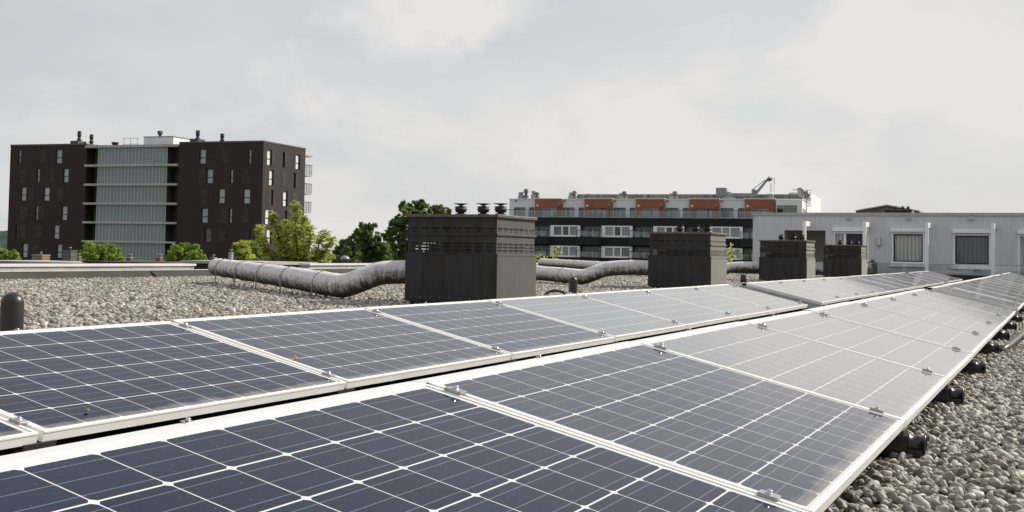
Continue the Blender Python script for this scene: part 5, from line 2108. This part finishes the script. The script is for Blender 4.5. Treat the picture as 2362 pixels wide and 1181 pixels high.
def yellow_tree():
    rg = random.Random(21)
    dep = 45.0
    s = dep / FPX
    b0 = at_depth(690, 640, dep)
    t = thing('yellow_green_tree', 'yellow-green tree with upswept leafy branches above the pale duct', 'tree', (b0.x, b0.y, ZG))
    off = -Vector((b0.x, b0.y, ZG))
    cr, tk = MB(), MB()
    tk.tube([Vector((0, 0, 0)), Vector((.1, 0, 8)), b0 + off], .2, 10, radii=[.26, .18, .10])
    limbs = [[(690, 640), (686, 580), (682, 530), (680, 470)], [(690, 640), (700, 575), (705, 530), (700, 500)], [(690, 640), (660, 590), (642, 545), (630, 494)],
             [(690, 640), (640, 605), (612, 570), (598, 526)], [(690, 640), (600, 612), (575, 590), (556, 562)], [(690, 640), (720, 600), (738, 560), (750, 534)],
             [(690, 640), (725, 610), (752, 575), (768, 551)], [(690, 640), (715, 610), (745, 597), (760, 588)], [(690, 640), (655, 600), (650, 570), (642, 540)],
             [(690, 640), (670, 590), (660, 550), (664, 512)], [(690, 640), (708, 600), (715, 560), (718, 525)], [(690, 640), (650, 625), (630, 600), (622, 580)],
             [(690, 640), (700, 610), (690, 590), (680, 560)], [(690, 640), (730, 625), (740, 612), (748, 604)], [(690, 640), (640, 625), (605, 615), (585, 600)],
             [(690, 640), (672, 615), (655, 605), (640, 590)], [(690, 640), (705, 622), (720, 600), (728, 580)]]
    for li, L in enumerate(limbs):
        dz = rg.uniform(-1.1, 1.1)
        P = []
        for k, (px_, py_) in enumerate(L):
            P.append(at_depth(px_, py_, dep + dz * k / 3) + off)
        path = catmull(P, .12)
        n = len(path)
        tk.tube(path, .02, 6, radii=[.045 * (1 - k / n) + .008 for k in range(n)])
        for k in range(int(n * .22), n):
            f = k / n
            for _ in range(8 if f < .9 else 12):
                # a drooping compound leaf: stalk with paired leaflets
                az = rg.uniform(0, 6.28)
                ln = rg.uniform(.10, .27) * (1.15 - .3 * f)
                d = Vector((math.cos(az), math.sin(az), rg.uniform(-.1, .9))).normalized()
                p = path[k] + Vector((rg.gauss(0, .05), rg.gauss(0, .05), rg.gauss(0, .05)))
                nl = 5
                for q in range(1, nl + 1):
                    u = q / nl
                    c = p + d * ln * u + Vector((0, 0, -.20 * ln * u * u * 3))
                    sd = d.cross(Vector((0, 0, 1))).normalized()
                    for sg in (-1, 1):
                        e = (sd * sg * .8 + d * .5 + Vector((rg.gauss(0, .2), rg.gauss(0, .2), -.35 + rg.gauss(0, .25)))).normalized()
                        wv = e.cross(Vector((rg.gauss(0, .5), rg.gauss(0, .5), 1))).normalized() * .034
                        l2 = rg.uniform(.09, .16)
                        cr.add([c, c + e * l2 * .5 + wv, c + e * l2, c + e * l2 * .5 - wv], [(0, 1, 2, 3)])
    cr.build('crown', 'leaf_yellow', t, fixn=False)
    tk.build('trunk', 'bark', t)


yellow_tree()


def sprig(label, limbs, dep, seed, dens=2):
    rg = random.Random(seed)
    b0 = at_depth(*limbs[0][0], dep)
    t = thing('leafy_sprig', label, 'sapling', (b0.x, b0.y, ZG))
    off = -Vector((b0.x, b0.y, ZG))
    cr, tk = MB(), MB()
    tk.tube([Vector((0, 0, 0)), b0 + off], .05, 6, radii=[.09, .04])
    for L in limbs:
        path = catmull([at_depth(x, y, dep + rg.uniform(-.4, .4)) + off for x, y in L], .10)
        tk.tube(path, .015, 5)
        for k, p in enumerate(path):
            if k < len(path) * .25:
                continue
            leafy(cr, p, dens * 3, .17, .075, rg, 1.0, .5)
    cr.build('crown', 'leaf_yellow', t, fixn=False)
    tk.build('trunk', 'bark', t)


sprig('yellow-green leafy sapling peeping out right of the nearest housing', [[(1244, 640), (1246, 610), (1241, 592)], [(1244, 640), (1248, 605), (1250, 590)], [(1244, 640), (1255, 605), (1262, 596)], [(1244, 640), (1240, 612), (1238, 600)]], 50, 1, 2)
sprig('tiny yellow leaf tips above the second duct', [[(1280, 640), (1281, 600), (1279, 577)], [(1280, 640), (1285, 600), (1286, 578)]], 52, 2, 1)
sprig('slender yellow-green sapling right of the second housing', [[(1680, 640), (1678, 600), (1688, 570)], [(1680, 640), (1677, 605), (1675, 592)], [(1680, 640), (1682, 598), (1690, 590)]], 47, 3, 2)


def dry_leaf(px_, py_, row_x, row_z, label, size, seed):
    rg = random.Random(seed)
    n = PANEL_ROT @ Vector((0, 0, 1))
    p0 = Vector((row_x, 0, row_z)) + n * 0.002
    d = ray(px_, py_)
    p = CAM + d * ((p0 - CAM).dot(n) / d.dot(n))
    m = MB()
    N = 7
    L_, Rr = [], []
    for k in range(N):
        u = k / (N - 1)
        w = size * .38 * math.sin(math.pi * min(1, u * .9 + .06)) * rg.uniform(.7, 1.1)
        z = size * (.10 + .22 * math.sin(u * 3.1) * rg.uniform(.6, 1.2))
        L_.append(Vector((u * size - size / 2, -w, z * 1.3)))
        Rr.append(Vector((u * size - size / 2, w, z * .5)))
    vs = []
    for a, b in zip(L_, Rr):
        vs += [a, (a + b) / 2 - Vector((0, 0, size * .09)), b]
    fs = []
    for k in range(N - 1):
        for q in (0, 1):
            fs.append((k * 3 + q, k * 3 + q + 1, k * 3 + q + 4, k * 3 + q + 3))
    m.add(vs, fs)
    m.tube([vs[1], vs[1] + Vector((-size * .4, 0, size * .1))], size * .02, 5)
    o = m.build('dry_leaf', 'dead_leaf', fixn=False)
    o.matrix_world = Matrix.Translation(p) @ (PANEL_ROT.to_4x4()) @ Matrix.Rotation(rg.uniform(0, 6), 4, 'Z')
    tag(o, label, 'leaf')


dry_leaf(681, 829, -2.2897, -0.0058, 'curled brown leaf caught at the second panel joint of the back row', .038, 1)
dry_leaf(201, 946, -2.2897, -0.0058, 'tiny pale brown leaf scrap low on the second panel of the back row', .022, 2)
